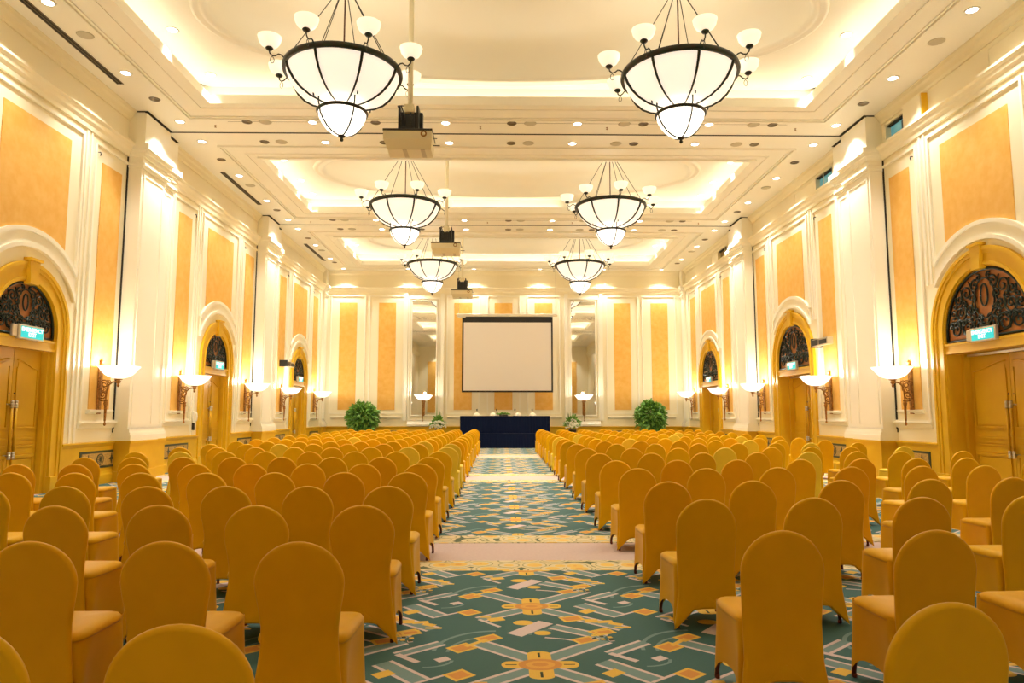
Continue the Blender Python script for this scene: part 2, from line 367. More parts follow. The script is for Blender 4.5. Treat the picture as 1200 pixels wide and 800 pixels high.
WIN = [(15.15, 16.25), (18.93, 20.05), (28.2, 29.5)]      # openings in the right frieze
def build_side(F, side, lab):
    right = side == 'right'; RI, RO, h0, h1, h2, h3 = DIM[side]
    w = MB()
    edges = [YR, -.05, 8.82, 17.70, 26.62, YB]
    wbox(w, F, YR, -.05, 0, 7.93, -.5, 0)
    ends = [-.05, 8.82, 17.70, 26.62, YB]
    for i, c in enumerate(BAYS):
        u0, u1 = ends[i], ends[i+1]
        poly = [(u0, 0), (c-RI, 0)]+[(c-RI*math.cos(PI*k/24), SPR+RI*math.sin(PI*k/24)) for k in range(25)]+[(c+RI, 0), (u1, 0), (u1, 7.93), (u0, 7.93)]
        w.prism(poly, F, -.5, 0)
    if right:
        cur = YR
        for a, b in WIN:
            wbox(w, F, cur, a, 7.93, H+.1, -.5, 0); wbox(w, F, a, b, 8.42, H+.1, -.5, 0); cur = b
        wbox(w, F, cur, YB, 7.93, H+.1, -.5, 0)
    else: wbox(w, F, YR, YB, 7.93, H+.1, -.5, 0)
    wall = struct(w.obj('wall_'+side, cream), 'cream panelled %s side wall with ochre insets and arched doors' % side)
    tr = MB()
    segs = []
    cols = [(t-1.28, t-.03, t+.03, t+.75) for t in TRACKS]
    cur = YR
    for a, b, c2, d in cols:
        segs.append((cur, a)); cur = d
    segs.append((cur, YB))
    for a, b in segs:
        wsweep(tr, F, a, b, RAIL); wsweep(tr, F, a, b, CROWN)
    # frieze hairline panels
    for i, c in enumerate(BAYS):
        if not right: continue
        wframe(tr, F, c+1.3 if False else c-2.6, c-.6, 8.05, 8.42, .02, .012)
    tr.obj('cornice_moulding', cream, wall)
    for i, c in enumerate(BAYS):
        if i == 0 and False: continue
        fm = MB()
        # wide upper panel frame around ochre inset
        wbox(fm, F, c-1.42, c-1.36, SPR+math.sqrt(h3*h3-1.42**2) , 7.50, 0, .05); wbox(fm, F, c+1.36, c+1.42, SPR+math.sqrt(h3*h3-1.42**2) , 7.50, 0, .05); wbox(fm, F, c-1.36, c+1.36, 7.44, 7.50, 0, .05)
        # flat strips between panels
        for s in (-1, 1):
            a, b = sorted((c+s*1.50, c+s*1.56)); wbox(fm, F, a, b, 4.3 if right else DADO, 7.62, 0, .03)
            a, b = sorted((c+s*1.66, c+s*1.72)); wbox(fm, F, a, b, 4.3 if right else DADO, 7.62, 0, .03)
            u0, u1 = sorted((c+s*1.83, c+s*3.30))
            wframe(fm, F, u0, u1, 1.36, 7.48, .05, .045)
        fm.obj('panel_moulding', white_trim, wall)
        lg = MB()
        for s in (-1, 1):
            u0, u1 = sorted((c+s*1.80, c+s*3.38))
            wsweep(lg, F, u0, u1, [(0, 1.22), (.03, 1.24), (.06, 1.32), (.10, 1.34), (.10, 1.37), (0, 1.38)])
            u0, u1 = sorted((c+s*2.08, c+s*3.02))
            wsweep(lg, F, u0, u1, [(0, 1.54), (.04, 1.56), (.09, 1.60), (.09, 1.63), (0, 1.64)])
        lg.obj('panel_ledge', white_trim, wall)
        # hood moulding over the arch
        hm = MB()
        arch_band(hm, F, c, h0, h1, 0, .08, False, 1.36); arch_band(hm, F, c, h1, h2, 0, .04, False, 1.36); arch_band(hm, F, c, h2, h3, 0, .08, False, 1.36)
        hm.obj('arch_moulding', white_trim, wall)
        # ochre insets
        ip = MB(); n = 20; rr = h3-.01; a = math.acos(1.0/rr)
        poly = [(c-1.0, 7.16), (c-1.0, SPR+rr*math.sin(a))]+[(c+rr*math.cos(PI-a-(PI-2*a)*k/n), SPR+rr*math.sin(PI-a-(PI-2*a)*k/n)) for k in range(1, n)]+[(c+1.0, SPR+rr*math.sin(a)), (c+1.0, 7.16)]
        ip.prism(poly, F, 0, .018); ip.obj('ochre_panel', orange_fab, wall)
        for s in (-1, 1):
            u0, u1 = sorted((c+s*2.15, c+s*2.95)); ip = MB(); wbox(ip, F, u0, u1, 1.64, 7.10, 0, .018); ip.obj('ochre_panel', orange_fab, wall)
            hk = MB(); hk.tube([F(c+s*1.98, 7.28, .0), F(c+s*1.98, 7.28, .05), F(c+s*1.98, 7.24, .06), F(c+s*1.98, 7.20, .05)], .012, 5)
            hk.obj('wall_hook', dark_metal, wall)
        # dado
        dd = MB(); ua, ub = ends[i], ends[i+1]
        for a_, b_ in ((ua, c-RO+.02), (c+RO-.02, ub)):
            wbox(dd, F, a_, b_, 0, DADO-.05, 0, .05); wsweep(dd, F, a_, b_, [(0, DADO-.10), (.05, DADO-.10), (.08, DADO-.04), (.10, DADO-.03), (.10, DADO), (0, DADO+.01)])
            wsweep(dd, F, a_, b_, [(.05, 0), (.09, 0), (.09, .20), (.07, .24), (.06, .28), (.05, .28)])
        dd.obj('dado_panelling', gold_wood, wall)
        for s in (-1, 1):
            cc = c+s*2.62; pl = MB()
            wbox(pl, F, cc-.74, cc+.74, .36, .74, .05, .065, 0)
            wbox(pl, F, cc-.68, cc+.68, .41, .69, .06, .072, 1)
            for du in (-.45, .45):
                pl.prism([(cc+du-.12, .55), (cc+du-.03, .52), (cc+du, .43), (cc+du+.03, .52), (cc+du+.12, .55), (cc+du+.03, .58), (cc+du, .67), (cc+du-.03, .58)], F, .07, .08, 0)
            pl.prism([(cc+.14*math.cos(2*PI*k/20), .55+.125*math.sin(2*PI*k/20)) for k in range(20)], F, .07, .079, 0)
            pl.prism([(cc+.11*math.cos(2*PI*k/20), .55+.10*math.sin(2*PI*k/20)) for k in range(20)], F, .075, .082, 1)
            for k in range(6):
                t = PI*k/6; dx, dz = math.cos(t), math.sin(t)
                pl.prism([(cc-.1*dx-.008*dz, .55-.09*dz+.008*dx), (cc+.1*dx-.008*dz, .55+.09*dz+.008*dx), (cc+.1*dx+.008*dz, .55+.09*dz-.008*dx), (cc-.1*dx+.008*dz, .55-.09*dz-.008*dx)], F, .08, .085, 0)
            pl.obj('inlay_plaque', [inlay_dark, inlay_pale], wall)
    # paired pilasters at the folding-partition tracks
    def pil(a, b, n):
        p = MB(); e = .0
        wbox(p, F, a, b, 1.20, 7.40, 0, n)                                     # shaft
        wbox(p, F, a-.0, b+.0, DADO, 1.20, 0, n+.04)
        for nn, z0, z1 in [(n+.10, DADO+.0, 1.06), (n+.08, 1.06, 1.12), (n+.05, 1.12, 1.2), (n+.04, 7.36, 7.42), (n+.09, 7.42, 7.47), (n+.03, 7.5, 7.62), (n+.08, 7.62, 7.72), (n+.13, 7.72, 7.80), (n+.18, 7.80, 7.93), (n+.06, 7.93, 8.70)]:
            wbox(p, F, a-(nn-n)*.5, b+(nn-n)*.5 if b+(nn-n)*.5 < 99 else b, z0, z1, 0, nn)
        wbox(p, F, a, b, 8.68, 8.73, 0, n)
        wbox(p, F, a, b, 7.40, 7.62, 0, n)
        # raised flanking strips on the shaft
        wbox(p, F, a+.10, a+.16, 1.3, 7.25, n, n+.02); wbox(p, F, b-.16, b-.10, 1.3, 7.25, n, n+.02)
        wbox(p, F, a+.16, b-.16, 7.19, 7.25, n, n+.02)
        p.obj('pilaster', white_trim, wall)
        q = MB(); wbox(q, F, a-.03, b+.03, 0, DADO, 0, n+.08); wbox(q, F, a-.05, b+.05, DADO-.06, DADO, 0, n+.11); wbox(q, F, a-.05, b+.05, 0, .24, 0, n+.11)
        q.obj('pilaster_base', gold_wood, wall)
    for t in TRACKS:
        pil(t-1.25, t-.06, .34); pil(t+.06, t+.72, .18)
        g = MB(); wbox(g, F, t-.06, t+.06, 0, H, 0, .05); wbox(g, F, t-1.278, t-1.251, DADO, H-.02, 0, .03); wbox(g, F, t-1.28, t+.0, 8.742, 8.75, 0, .43); wbox(g, F, t, t+.74, 8.742, 8.75, 0, .27)
        g.obj('partition_gap', gap_dark, wall)
    pil(YB-.62, YB-.12, .12)
    return wall
WL = build_side(FL, 'left', 0); WR = build_side(FR, 'right', 0)

# ------------------------------------------------------------------ end wall (with stage in front)
def build_end():
    F = FB; w = MB(); wbox(w, F, XL-.5, XR+.5, 0, H+.1, -.4, 0)
    wall = struct(w.obj('wall_back', cream), 'cream panelled end wall with ochre strips and tall mirrors')
    tr = MB(); wsweep(tr, F, XL, XR, RAIL); wsweep(tr, F, XL, XR, CROWN)
    for x in (-8.72, -5.0, -2.75, XC, 3.1, 5.25, 9.02): wbox(tr, F, x-.05, x+.05, 7.96, 8.50, 0, .04)
    tr.obj('cornice_moulding', cream, wall)
    fm = MB(); lg = MB()
    for a, b in [(-8.17, -7.30), (-6.20, -5.34), (-2.40, -1.50), (-.37, .53), (1.66, 2.55), (5.66, 6.50), (7.55, 8.40)]:
        ip = MB(); wbox(ip, F, a, b, 1.75, 7.13, 0, .018); ip.obj('ochre_panel', orange_fab, wall)
    for a, b in [(-8.62, -6.86), (-6.68, -4.92), (5.28, 6.90), (7.08, 8.80), (-2.78, -1.12), (-.74, .92), (1.28, 2.95)]:
        wframe(fm, F, a, b, 1.55, 7.50, .05, .045)
    for a, b in [(-8.5, -6.9), (-6.7, -5.0), (5.3, 6.9), (7.1, 8.7), (-2.7, 3.0)]:
        wsweep(lg, F, a, b, [(0, 1.28), (.03, 1.30), (.06, 1.36), (.10, 1.38), (.10, 1.42), (0, 1.43)])
    for x in (-4.82, -3.0, 3.25, 5.0): wbox(fm, F, x-.09, x+.09, 1.2, 7.6, 0, .10)
    for a, b in [(-4.70, -3.12), (3.36, 4.92)]:
        wframe(fm, F, a, b, 1.22, 7.40, .08, .07)
        wsweep(lg, F, a+.0, b-.0, [(0, .95), (.16, .95), (.16, 1.05), (.10, 1.12), (.08, 1.2), (0, 1.2)])
    fm.obj('panel_moulding', white_trim, wall); lg.obj('panel_ledge', white_trim, wall)
    dd = MB(); wbox(dd, F, XL, XR, 0, DADO-.05, 0, .05); wsweep(dd, F, XL, XR, [(0, DADO-.10), (.05, DADO-.10), (.08, DADO-.04), (.10, DADO-.03), (.10, DADO), (0, DADO+.01)]); wbox(dd, F, XL, XR, 0, .26, .05, .09)
    dd.obj('dado_panelling', gold_wood, wall)
    for cx in (-7.0, -5.4, 5.8, 7.5):
        pl = MB(); wbox(pl, F, cx-.5, cx+.5, .42, .72, .05, .065, 0); wbox(pl, F, cx-.45, cx+.45, .46, .68, .06, .072, 1)
        pl.prism([(cx-.1, .57), (cx, .48), (cx+.1, .57), (cx, .66)], F, .07, .08, 0); pl.obj('inlay_plaque', [inlay_dark, inlay_pale], wall)
    for cx, side in [(-3.90, 'left'), (4.10, 'right')]:
        t = thing('wall_mirror', 'tall narrow mirror on the end wall to the %s of the projection screen' % side, 'mirror', (cx, YB-.02, 1.5), 0, 'tall mirrors on the end wall')
        g = MB(); g.box(-.60, .60, -.03, 0, 0, 5.70); g.obj('mirror_glass', mirror_m, t)
        f = MB()
        for a, b, c, d in [(-.66, -.60, -.05, 5.75), (.60, .66, -.05, 5.75)]: f.bbox(a, b, -.06, 0, c, d, .008)
        f.bbox(-.66, .66, -.06, 0, 5.70, 5.76, .008); f.bbox(-.66, .66, -.07, 0, -.06, 0, .008); f.obj('frame', white_trim, t)
    return wall
build_end()
# rear wall behind the camera (seen in the mirrors)
rw = MB(); rw.box(XL-.5, XR+.5, YR-.4, YR, 0, H+.1)
REAR = struct(rw.obj('wall_rear', cream), 'plain cream rear wall')
ip = MB()
for k in range(6): ip.box(-7.9+k*3.0, -7.0+k*3.0, YR, YR+.02, 1.7, 7.1)
ip.obj('ochre_panel', orange_fab, REAR)

# ------------------------------------------------------------------ doors
def spiral(cx, cz, r, turns, a0, d, n=18):
    return [(cx+r*(1-.82*k/n)*math.cos(a0+d*turns*2*PI*k/n), cz+r*(1-.82*k/n)*math.sin(a0+d*turns*2*PI*k/n)) for k in range(n+1)]
def build_door(F, c, num, wallword, order):
    RI, RO = DIM[wallword][:2]; KS = RI/.87
    D = sempty('door_%d' % num); D['label'] = 'gold double door under an iron lunette, %s along the %s wall' % (order, wallword)
    nb0 = -.17 if wallword == 'left' else -.42
    fr = MB()
    arch_band(fr, F, c, RI, RI+.06, -.02, .05); arch_band(fr, F, c, RI+.06, RO-.14, -.02, .03); arch_band(fr, F, c, RO-.14, RO-.07, -.02, .055); arch_band(fr, F, c, RO-.07, RO, -.02, .075)
    arch_band(fr, F, c, RI-.025, RI+.0, -.48, .0)
    for s in (-1, 1):
        a, b = sorted((c+s*(RI-.02), c+s*(RO+.03))); wbox(fr, F, a, b, 0, .32, 0, .10)
    fr.obj('door_frame', gold_wood, D)
    ks = MB()
    z0, z1 = SPR+RI-.04, SPR+RO+.01
    ks.prism([(c-.10, z0), (c+.10, z0), (c+.15, z1), (c-.15, z1)], F, 0, .11); ks.prism([(c-.18, z1), (c+.18, z1), (c+.18, z1+.05), (c-.18, z1+.05)], F, 0, .15)
    ks.prism([(c-.12, z0-.04), (c+.12, z0-.04), (c+.12, z0), (c-.12, z0)], F, -.03, .12); ks.obj('keystone', gold_wood, D)
    tr = MB(); wbox(tr, F, c-RI, c+RI, 2.79, 2.96, -.45, .01); wbox(tr, F, c-RI, c+RI, 2.92, 2.97, -.3, .03); wbox(tr, F, c-RI, c+RI, 2.76, 2.81, -.3, .02)
    tr.obj('transom', gold_wood, D)
    # frame lining around the leaves
    ln = MB()
    for s in (-1, 1):
        a, b = sorted((c+s*(RI-.025), c+s*(RI-.11))); wbox(ln, F, a, b, 0, 2.79, nb0-.06, nb0+.12)
    ln.obj('door_jamb', gold_wood, D)
    # lunette
    lp = MB(); lp.prism([(c+RI*math.cos(PI*k/24), max(2.98, SPR+RI*math.sin(PI*k/24))) for k in range(25)]+[(c-RI, 2.98), (c+RI, 2.98)], F, -.09, -.06)
    lp.obj('lunette_panel', copper_pan, D)
    g = MB(); nn = -.025
    def T(pts, r=.017): g.tube([F(c+(u-c)*KS, SPR+(z-SPR)*(KS if z > SPR else 1), nn) for u, z in pts], r*(1+.5*(KS-1)), 6)
    R1 = .82; b0 = 3.01
    T([(c+R1, b0)]+[(c+R1*math.cos(PI*k/30), SPR+R1*math.sin(PI*k/30)) for k in range(31)]+[(c-R1, b0)], .022)
    T([(c-R1, b0), (c+R1, b0)], .02)
    T([(c+.07*math.cos(2*PI*k/20), SPR+.47+.15*math.sin(2*PI*k/20)) for k in range(21)], .015)
    T([(c+.20*math.cos(2*PI*k/24), SPR+.43+.27*math.sin(2*PI*k/24)) for k in range(25)], .013)
    for s in (-1, 1):
        for (u, z, r, tn, a0, d) in [(.13, .12, .12, 1.4, -1.2, 1), (.36, .10, .15, 1.5, 3.6, -1), (.62, .10, .13, 1.5, 0.4, 1), (.30, .36, .11, 1.4, 1.0, -1), (.50, .33, .13, 1.5, 2.6, 1),
                                     (.66, .33, .07, 1.2, 5, -1), (.36, .58, .12, 1.4, -1, 1), (.18, .66, .09, 1.3, 2, -1), (.08, .20, .08, 1.2, 4, 1), (.52, .52, .08, 1.3, .5, -1), (.24, .22, .07, 1.2, 1.5, 1), (.44, .20, .06, 1.2, 2.5, 1), (.70, .16, .07, 1.2, 3, -1), (.56, .18, .06, 1.2, 0, 1), (.24, .50, .07, 1.2, 4, -1), (.10, .76, .05, 1.1, 1, 1), (.62, .44, .05, 1, 2, 1), (.42, .46, .05, 1, 5, -1), (.30, .14, .05, 1, 1, 1), (.20, .34, .05, 1, 3, 1)]:
            pts = spiral(u, z-.04, r, tn, a0, d); T([(c+s*a, SPR+b) for a, b in pts], .016)
        T([(c+s*.02, b0), (c+s*.20, SPR+.02), (c+s*.30, SPR+.24), (c+s*.20, SPR+.5), (c+s*.30, SPR+.70)], .013)
        T([(c+s*.05, b0), (c+s*.45, SPR-.02), (c+s*.56, SPR+.22), (c+s*.44, SPR+.44), (c+s*.48, SPR+.62)], .013)
    g.prism([(c-.10, b0), (c+.10, b0), (c+.07, b0+.14), (c+.14, b0+.24), (c-.14, b0+.24), (c-.07, b0+.14)], F, nn-.02, nn+.02)
    g.obj('lunette_grille', iron, D)
    # leaves
    for s in (-1, 1):
        a, b = sorted((c+s*.006, c+s*(RI-.115)))
        lf = MB(); nb = nb0; wbox(lf, F, a, b, .01, 2.77, nb-.05, nb)
        p0, p1 = a+.09, b-.09; hi = (p1 if s < 0 else p0)
        # curved-top upper panel: frame strips + raised field
        N_ = 12
        top = [(p0+(p1-p0)*k/N_, 2.40+.16*(.5-.5*math.cos(PI*(k/N_ if s < 0 else 1-k/N_)))) for k in range(N_+1)]
        field = [(p0+.035, 1.33), (p1-.035, 1.33)]+[(min(max(u, p0+.035), p1-.035), z-.05) for u, z in reversed(top)]
        lf.prism(field, F, nb, nb+.012)
        wbox(lf, F, p0, p0+.02, 1.28, 2.42, nb, nb+.022); wbox(lf, F, p1-.02, p1, 1.28, 2.42, nb, nb+.022)
        lf.tube([F(u, z, nb+.01) for u, z in top], .014, 6); wbox(lf, F, p0, p1, 1.27, 1.30, nb, nb+.035)
        for z0, z1 in [(1.06, 1.10), (.93, .96), (.74, .78)]: wbox(lf, F, p0, p1, z0, z1, nb, nb+.035)
        wbox(lf, F, p0+.02, p1-.02, .98, 1.05, nb, nb+.012); wbox(lf, F, p0+.02, p1-.02, .80, .92, nb, nb+.012); wbox(lf, F, p0+.02, p1-.02, .2, .70, nb, nb+.012); wframe(lf, lambda u, z, n: F(u, z, n+nb), p0, p1, .16, .74, .02, .03)
        leaf = lf.obj('door_leaf', gold_door, D)
        hb = MB(); hu = c+s*.055
        hb.tube([F(hu, .80, nb+.07), F(hu, 1.70, nb+.07)], .024, 10); hb.obj('handle_bar', gold_door, leaf)
        for hz in (.78, 1.72):
            k = MB()
            for dz in (-.045, .0, .045): k.lathe([(.0, -.03), (.026, -.024), (.034, 0), (.026, .024), (0, .03)], 10, F(hu, hz+dz, nb+.07))
            k.tube([F(hu, hz, nb-.0), F(hu, hz, nb+.07)], .016, 8); k.tube([F(hu+s*(-.03), hz, nb+.01), F(hu+s*.07, hz, nb+.01)], .014, 8)
            k.obj('handle_bracket', silver, leaf)
        kh = MB(); kh.tube([F(hu+s*.02, 1.92, nb), F(hu+s*.02, 1.92, nb+.012)], .018, 10); kh.obj('lock', dark_metal, leaf)
    if wallword == 'right':
        cl = MB(); wbox(cl, F, c-1.05, c+1.05, 2.70, 2.745, -.40, -.31); cl.obj('silver_rail', silver, D)  # thin silver rail set just under the transom
    # blocking panel behind the leaves
    bk = MB(); wbox(bk, F, c-RI-.1, c+RI+.1, 0, 4.1, -.52, -.5); bk.obj('door_backing', gold_door, D)
    return D
num = 1
for i, c in enumerate(BAYS[1:]):
    for F, wn in ((FL, 'left'), (FR, 'right')):
        build_door(F, c, num, wn, ['nearest', 'middle', 'farthest'][i]); num += 1
# bay behind the first pilaster pair, beside the camera: same doors
for F, wn in ((FL, 'left'), (FR, 'right')):
    build_door(F, BAYS[0], num, wn, 'beside the camera'); num += 1

# exit signs
def text_mesh(s, size, ext=.004):
    cu = bpy.data.curves.new('t', 'FONT'); cu.body = s; cu.size = size; cu.align_x = 'CENTER'; cu.align_y = 'CENTER'; cu.extrude = ext; cu.space_line = .85; cu.offset = .0015
    o = bpy.data.objects.new('t', cu); COL.objects.link(o); dg = bpy.context.evaluated_depsgraph_get(); me = bpy.data.meshes.new_from_object(o.evaluated_get(dg))
    bpy.data.objects.remove(o); return me
txt = text_mesh('EMERGENCY\nEXIT', .105); txt.name = 'lettering'; txt.materials.clear(); txt.materials.append(exit_t)
txt.transform(Matrix(((0, 0, 1, .078), (1, 0, 0, 0), (0, 1, 0, .0), (0, 0, 0, 1))))
hs = MB(); hs.bbox(0, .07, -.36, .36, -.135, .135, .01); hs.bbox(.0, .05, -.50, -.37, -.10, .12, .01); hs = hs.mesh('housing', silver)
fc = MB(); fc.bbox(.06, .078, -.30, .32, -.105, .105, .004); fc = fc.mesh('sign_face', exit_e)
SIGN = ('exit_sign', 'sign', [('housing', hs), ('sign_face', fc, [('lettering', txt)])])
for i, c in enumerate(BAYS[1:]):
    o = ['nearest', 'middle', 'farthest'][i]
    place(SIGN, 'lit green emergency exit sign above the %s left-wall door' % o, (XL+.03, c+.05, 3.05), 0, 'emergency exit signs')
    place(SIGN, 'lit green emergency exit sign above the %s right-wall door' % o, (XR-.03, c-.05, 3.05), PI, 'emergency exit signs')

# ------------------------------------------------------------------ sconces
def sconce_proto():
    bp = MB(); bp.bbox(0, .035, -.075, .075, -.32, .70, .01); bp.bbox(.03, .05, -.05, .05, -.22, .60, .008)
    bp.lathe([(0, .0), (.05, .01), (.06, .05), (.035, .09), (.03, .12), (.05, .15), (.02, .19), (0, .22)], 12, (.04, 0, .69))
    sc = MB()
    def T(pts, r): sc.tube([(x, 0, z) for x, z in pts], r, 7)
    T(spiral(.12, .34, .10, 1.5, 3.0, -1), .014); T(spiral(.10, .10, .09, 1.5, 3.2, 1), .014); T(spiral(.22, .40, .05, 1.3, 2, 1), .01); T(spiral(.10, .22, .05, 1.2, 0, 1), .01)
    for dy in (-.035, .035): sc.tube([(x, dy, z) for x, z in spiral(.09, .22, .17, .6, 1.8, -1)], .009, 6)
    am = MB(); am.tube([(.17, 0, -.10), (.17, 0, .05), (.18, 0, .20), (.22, 0, .32), (.29, 0, .38), (.36, 0, .39), (.42, 0, .38)], .018, 8)
    am.lathe([(0, -.12), (.02, -.11), (.03, -.08), (.018, -.05), (.045, -.02), (.06, .01), (.03, .03), (.08, .05), (.09, .065), (0, .065)], 14, (.42, 0, .39))
    am.tube([(.03, 0, -.02), (.17, 0, -.04)], .014, 7)
    st = MB(); st.lathe([(0, -.58), (.018, -.57), (.03, -.54), (.02, -.51), (.012, -.49), (.022, -.46), (.026, -.30), (.030, -.14), (.035, -.12), (.05, -.09), (.035, -.05), (.04, -.02), (.05, 0), (0, .01)], 12, (.17, 0, 0))
    bw = MB(); prof = [(0, 0), (.10, .005), (.20, .035), (.28, .085), (.34, .15), (.385, .215), (.43, .265)]
    bw.lathe(prof+[(.42, .268), (.37, .215), (.325, .16), (.265, .10), (.19, .05), (.10, .025), (0, .02)], 32, (.42, 0, .46), close=False)
    return ('wall_sconce', 'wall lamp', [('backplate', bp.mesh('backplate', brass)), ('scrollwork', sc.mesh('scrollwork', brass)), ('arm', am.mesh('arm', brass)), ('stem', st.mesh('stem', brass)), ('glass_bowl', bw.mesh('glass_bowl', sconce_e))])
SCON = sconce_proto()
def light(kind, name, loc, energy, color=(1, .85, .6), **k):
    l = bpy.data.lights.new(name, kind); l.energy = energy; l.color = color
    for a, v in k.items(): setattr(l, a, v)
    o = bpy.data.objects.new(name, l); COL.objects.link(o); o.location = loc; return o
SZ = 1.86; SCONE = 38
def sconce(label, loc, rz, on=True, e=SCONE):
    place(SCON, label, loc, rz, 'brass wall sconces with glass bowls')
    d = Matrix.Rotation(rz, 3, 'Z') @ Vector((.42, 0, .80))
    light('POINT', 'sconce_lamp', Vector(loc)+d, e, (1, .94, .83), shadow_soft_size=.07)
pos_names = {(1, -1): 'just before the nearest door', (1, 1): 'just beyond the nearest door', (2, -1): 'just before the middle door', (2, 1): 'just beyond the middle door', (3, -1): 'just before the farthest door', (3, 1): 'just beyond the farthest door'}
for i in (1, 2, 3):
    for s in (-1, 1):
        c = BAYS[i]+s*2.5
        sconce('brass sconce with glowing bowl on left wall, '+pos_names[i, s], (XL+.02, c, SZ), 0)
        sconce('brass sconce with glowing bowl on right wall, '+pos_names[i, s], (XR-.02, c, SZ), PI)
for s, y in ((1, BAYS[0]+2.5),):
    for X, rz in ((XL, 0), (XR, PI)):
        d = .44 if rz == 0 else -.44
        sconce('brass sconce with glowing bowl on %s wall beside the camera' % ('left' if rz == 0 else 'right'), (X+(.02 if rz == 0 else -.02), y, SZ), rz)
sconce('brass sconce with glowing bowl in front of the left mirror', (-3.90, YB-.055, SZ-.10), -PI/2, e=30)
sconce('brass sconce with glowing bowl in front of the right mirror', (4.10, YB-.055, SZ-.10), -PI/2, e=30)

# ------------------------------------------------------------------ ceiling
CX = .17; HX, HY = 6.97, 2.62; OX, OY = 7.865, 3.55
cl = MB()
cl.box(XL-.3, CX-HX, YR-.3, YB+.3, H, H+.12); cl.box(CX+HX, XR+.3, YR-.3, YB+.3, H, H+.12)
ys = [YR-.3]+[v for c in BAYS for v in (c-HY, c+HY)]+[YB+.3]
for a, b in zip(ys[::2], ys[1::2]): cl.box(CX-HX, CX+HX, a, b, H, H+.12)
CEIL = struct(cl.obj('ceiling', ceilp), 'cream coffered ballroom ceiling with glowing coves')
for bi, c in enumerate(BAYS):
    t = MB()
    def ring(x, y, w, z0, z1):
        t.box(CX-x, CX+x, c-y, c-y+w, z0, z1); t.box(CX-x, CX+x, c+y-w, c+y, z0, z1)
        t.box(CX-x, CX-x+w, c-y+w, c+y-w, z0, z1); t.box(CX+x-w, CX+x, c-y+w, c+y-w, z0, z1)
    ring(OX, OY, .05, H-.045, H); ring(OX-.09, OY-.09, .04, H-.03, H); ring(HX+.36, HY+.36, .03, H-.02, H); ring(HX+.10, HY+.10, .12, H-.05, H+.16)
    t.obj('coffer_moulding', ceilp, CEIL)
    # raised tray: side walls, upper ceiling with oval hole, oval recess
    u = MB(); ux, uy = HX+.42, HY+.42
    u.box(CX-ux-.1, CX+ux+.1, c-uy-.1, c-uy, H+.12, HU+.05); u.box(CX-ux-.1, CX+ux+.1, c+uy, c+uy+.1, H+.12, HU+.05)
    u.box(CX-ux-.1, CX-ux, c-uy, c+uy, H+.12, HU+.05); u.box(CX+ux, CX+ux+.1, c-uy, c+uy, H+.12, HU+.05)
    n = 96; ex, ey = 5.86, 2.50; rows = [[], [], [], [], [], [], []]; rect = []; el = []
    for k in range(n):
        a = 2*PI*k/n; ca, sa = math.cos(a), math.sin(a)
        dx, dy = ex*ca, ey*sa; s = min(ux/abs(dx) if abs(dx) > 1e-6 else 1e9, uy/abs(dy) if abs(dy) > 1e-6 else 1e9)
        rect.append((CX+dx*s, c+dy*s, HU)); el.append((CX+dx, c+dy, HU))
    prof = [(0, 0), (-.04, .14), (-.10, .30), (-.24, .47), (-.5, .60), (-.9, .67), (-1.3, .68)]
    ovals = [[(CX+(ex+d)*math.cos(2*PI*k/n), c+(ey+d)*math.sin(2*PI*k/n), HU+h) for k in range(n)] for d, h in prof]
    u.grid([rect, el], closed_u=True, smooth=False)
    tray = u.obj('raised_tray', ceilp, CEIL, fix=False)
    dm = MB(); dm.grid(ovals, closed_u=True, smooth=True, cap1=True); dm.obj('oval_recess', ceilp, CEIL, fix=False)
    # oval ring moulding
    om = MB(); pr = [(.0, 0), (.03, -.05), (.09, -.07), (.14, -.04), (.20, -.03), (.26, -.06), (.32, -.05), (.34, 0)]
    om.grid([[(CX+(ex+d)*math.cos(2*PI*k/n), c+(ey+d)*math.sin(2*PI*k/n), HU+h) for k in range(n)] for d, h in pr], closed_u=True)
    om.obj('oval_moulding', ceilp, CEIL)
    # cove moulding on tray wall
    # cove tubes on the shelf behind the lip
    cv = MB(); o = .22
    def strip(x0, y0, x1, y1):
        L_ = math.hypot(x1-x0, y1-y0); k = max(1, int(round(L_/1.3))); 
        for j in range(k):
            if L_ > 8 and bi in (1, 2) and j == (2 if bi == 1 else 7): continue
            f0, f1 = (j+.02)/k, (j+.98)/k
            ax, ay, bx_, by_ = x0+(x1-x0)*f0, y0+(y1-y0)*f0, x0+(x1-x0)*f1, y0+(y1-y0)*f1
            cv.box(min(ax, bx_)-.02, max(ax, bx_)+.02, min(ay, by_)-.02, max(ay, by_)+.02, H+.14, H+.18)
    strip(CX-HX-o, c-HY-o, CX+HX+o, c-HY-o); strip(CX-HX-o, c+HY+o, CX+HX+o, c+HY+o); strip(CX-HX-o, c-HY-o, CX-HX-o, c+HY+o); strip(CX+HX+o, c-HY-o, CX+HX+o, c+HY+o)
    cv.obj('cove_light', cove_e, CEIL)
tk = MB()
for y in TRACKS: tk.box(XL+.3, XR-.3, y-.022, y+.022, H-.012, H)
tk.obj('partition_track', gap_dark, CEIL)
for y in TRACKS[1:]:
    jn = MB(); jn.box(CX-HX, CX+HX, y-.70, y-.692, H-.004, H); jn.obj('ceiling_joint', disc_dark, CEIL)

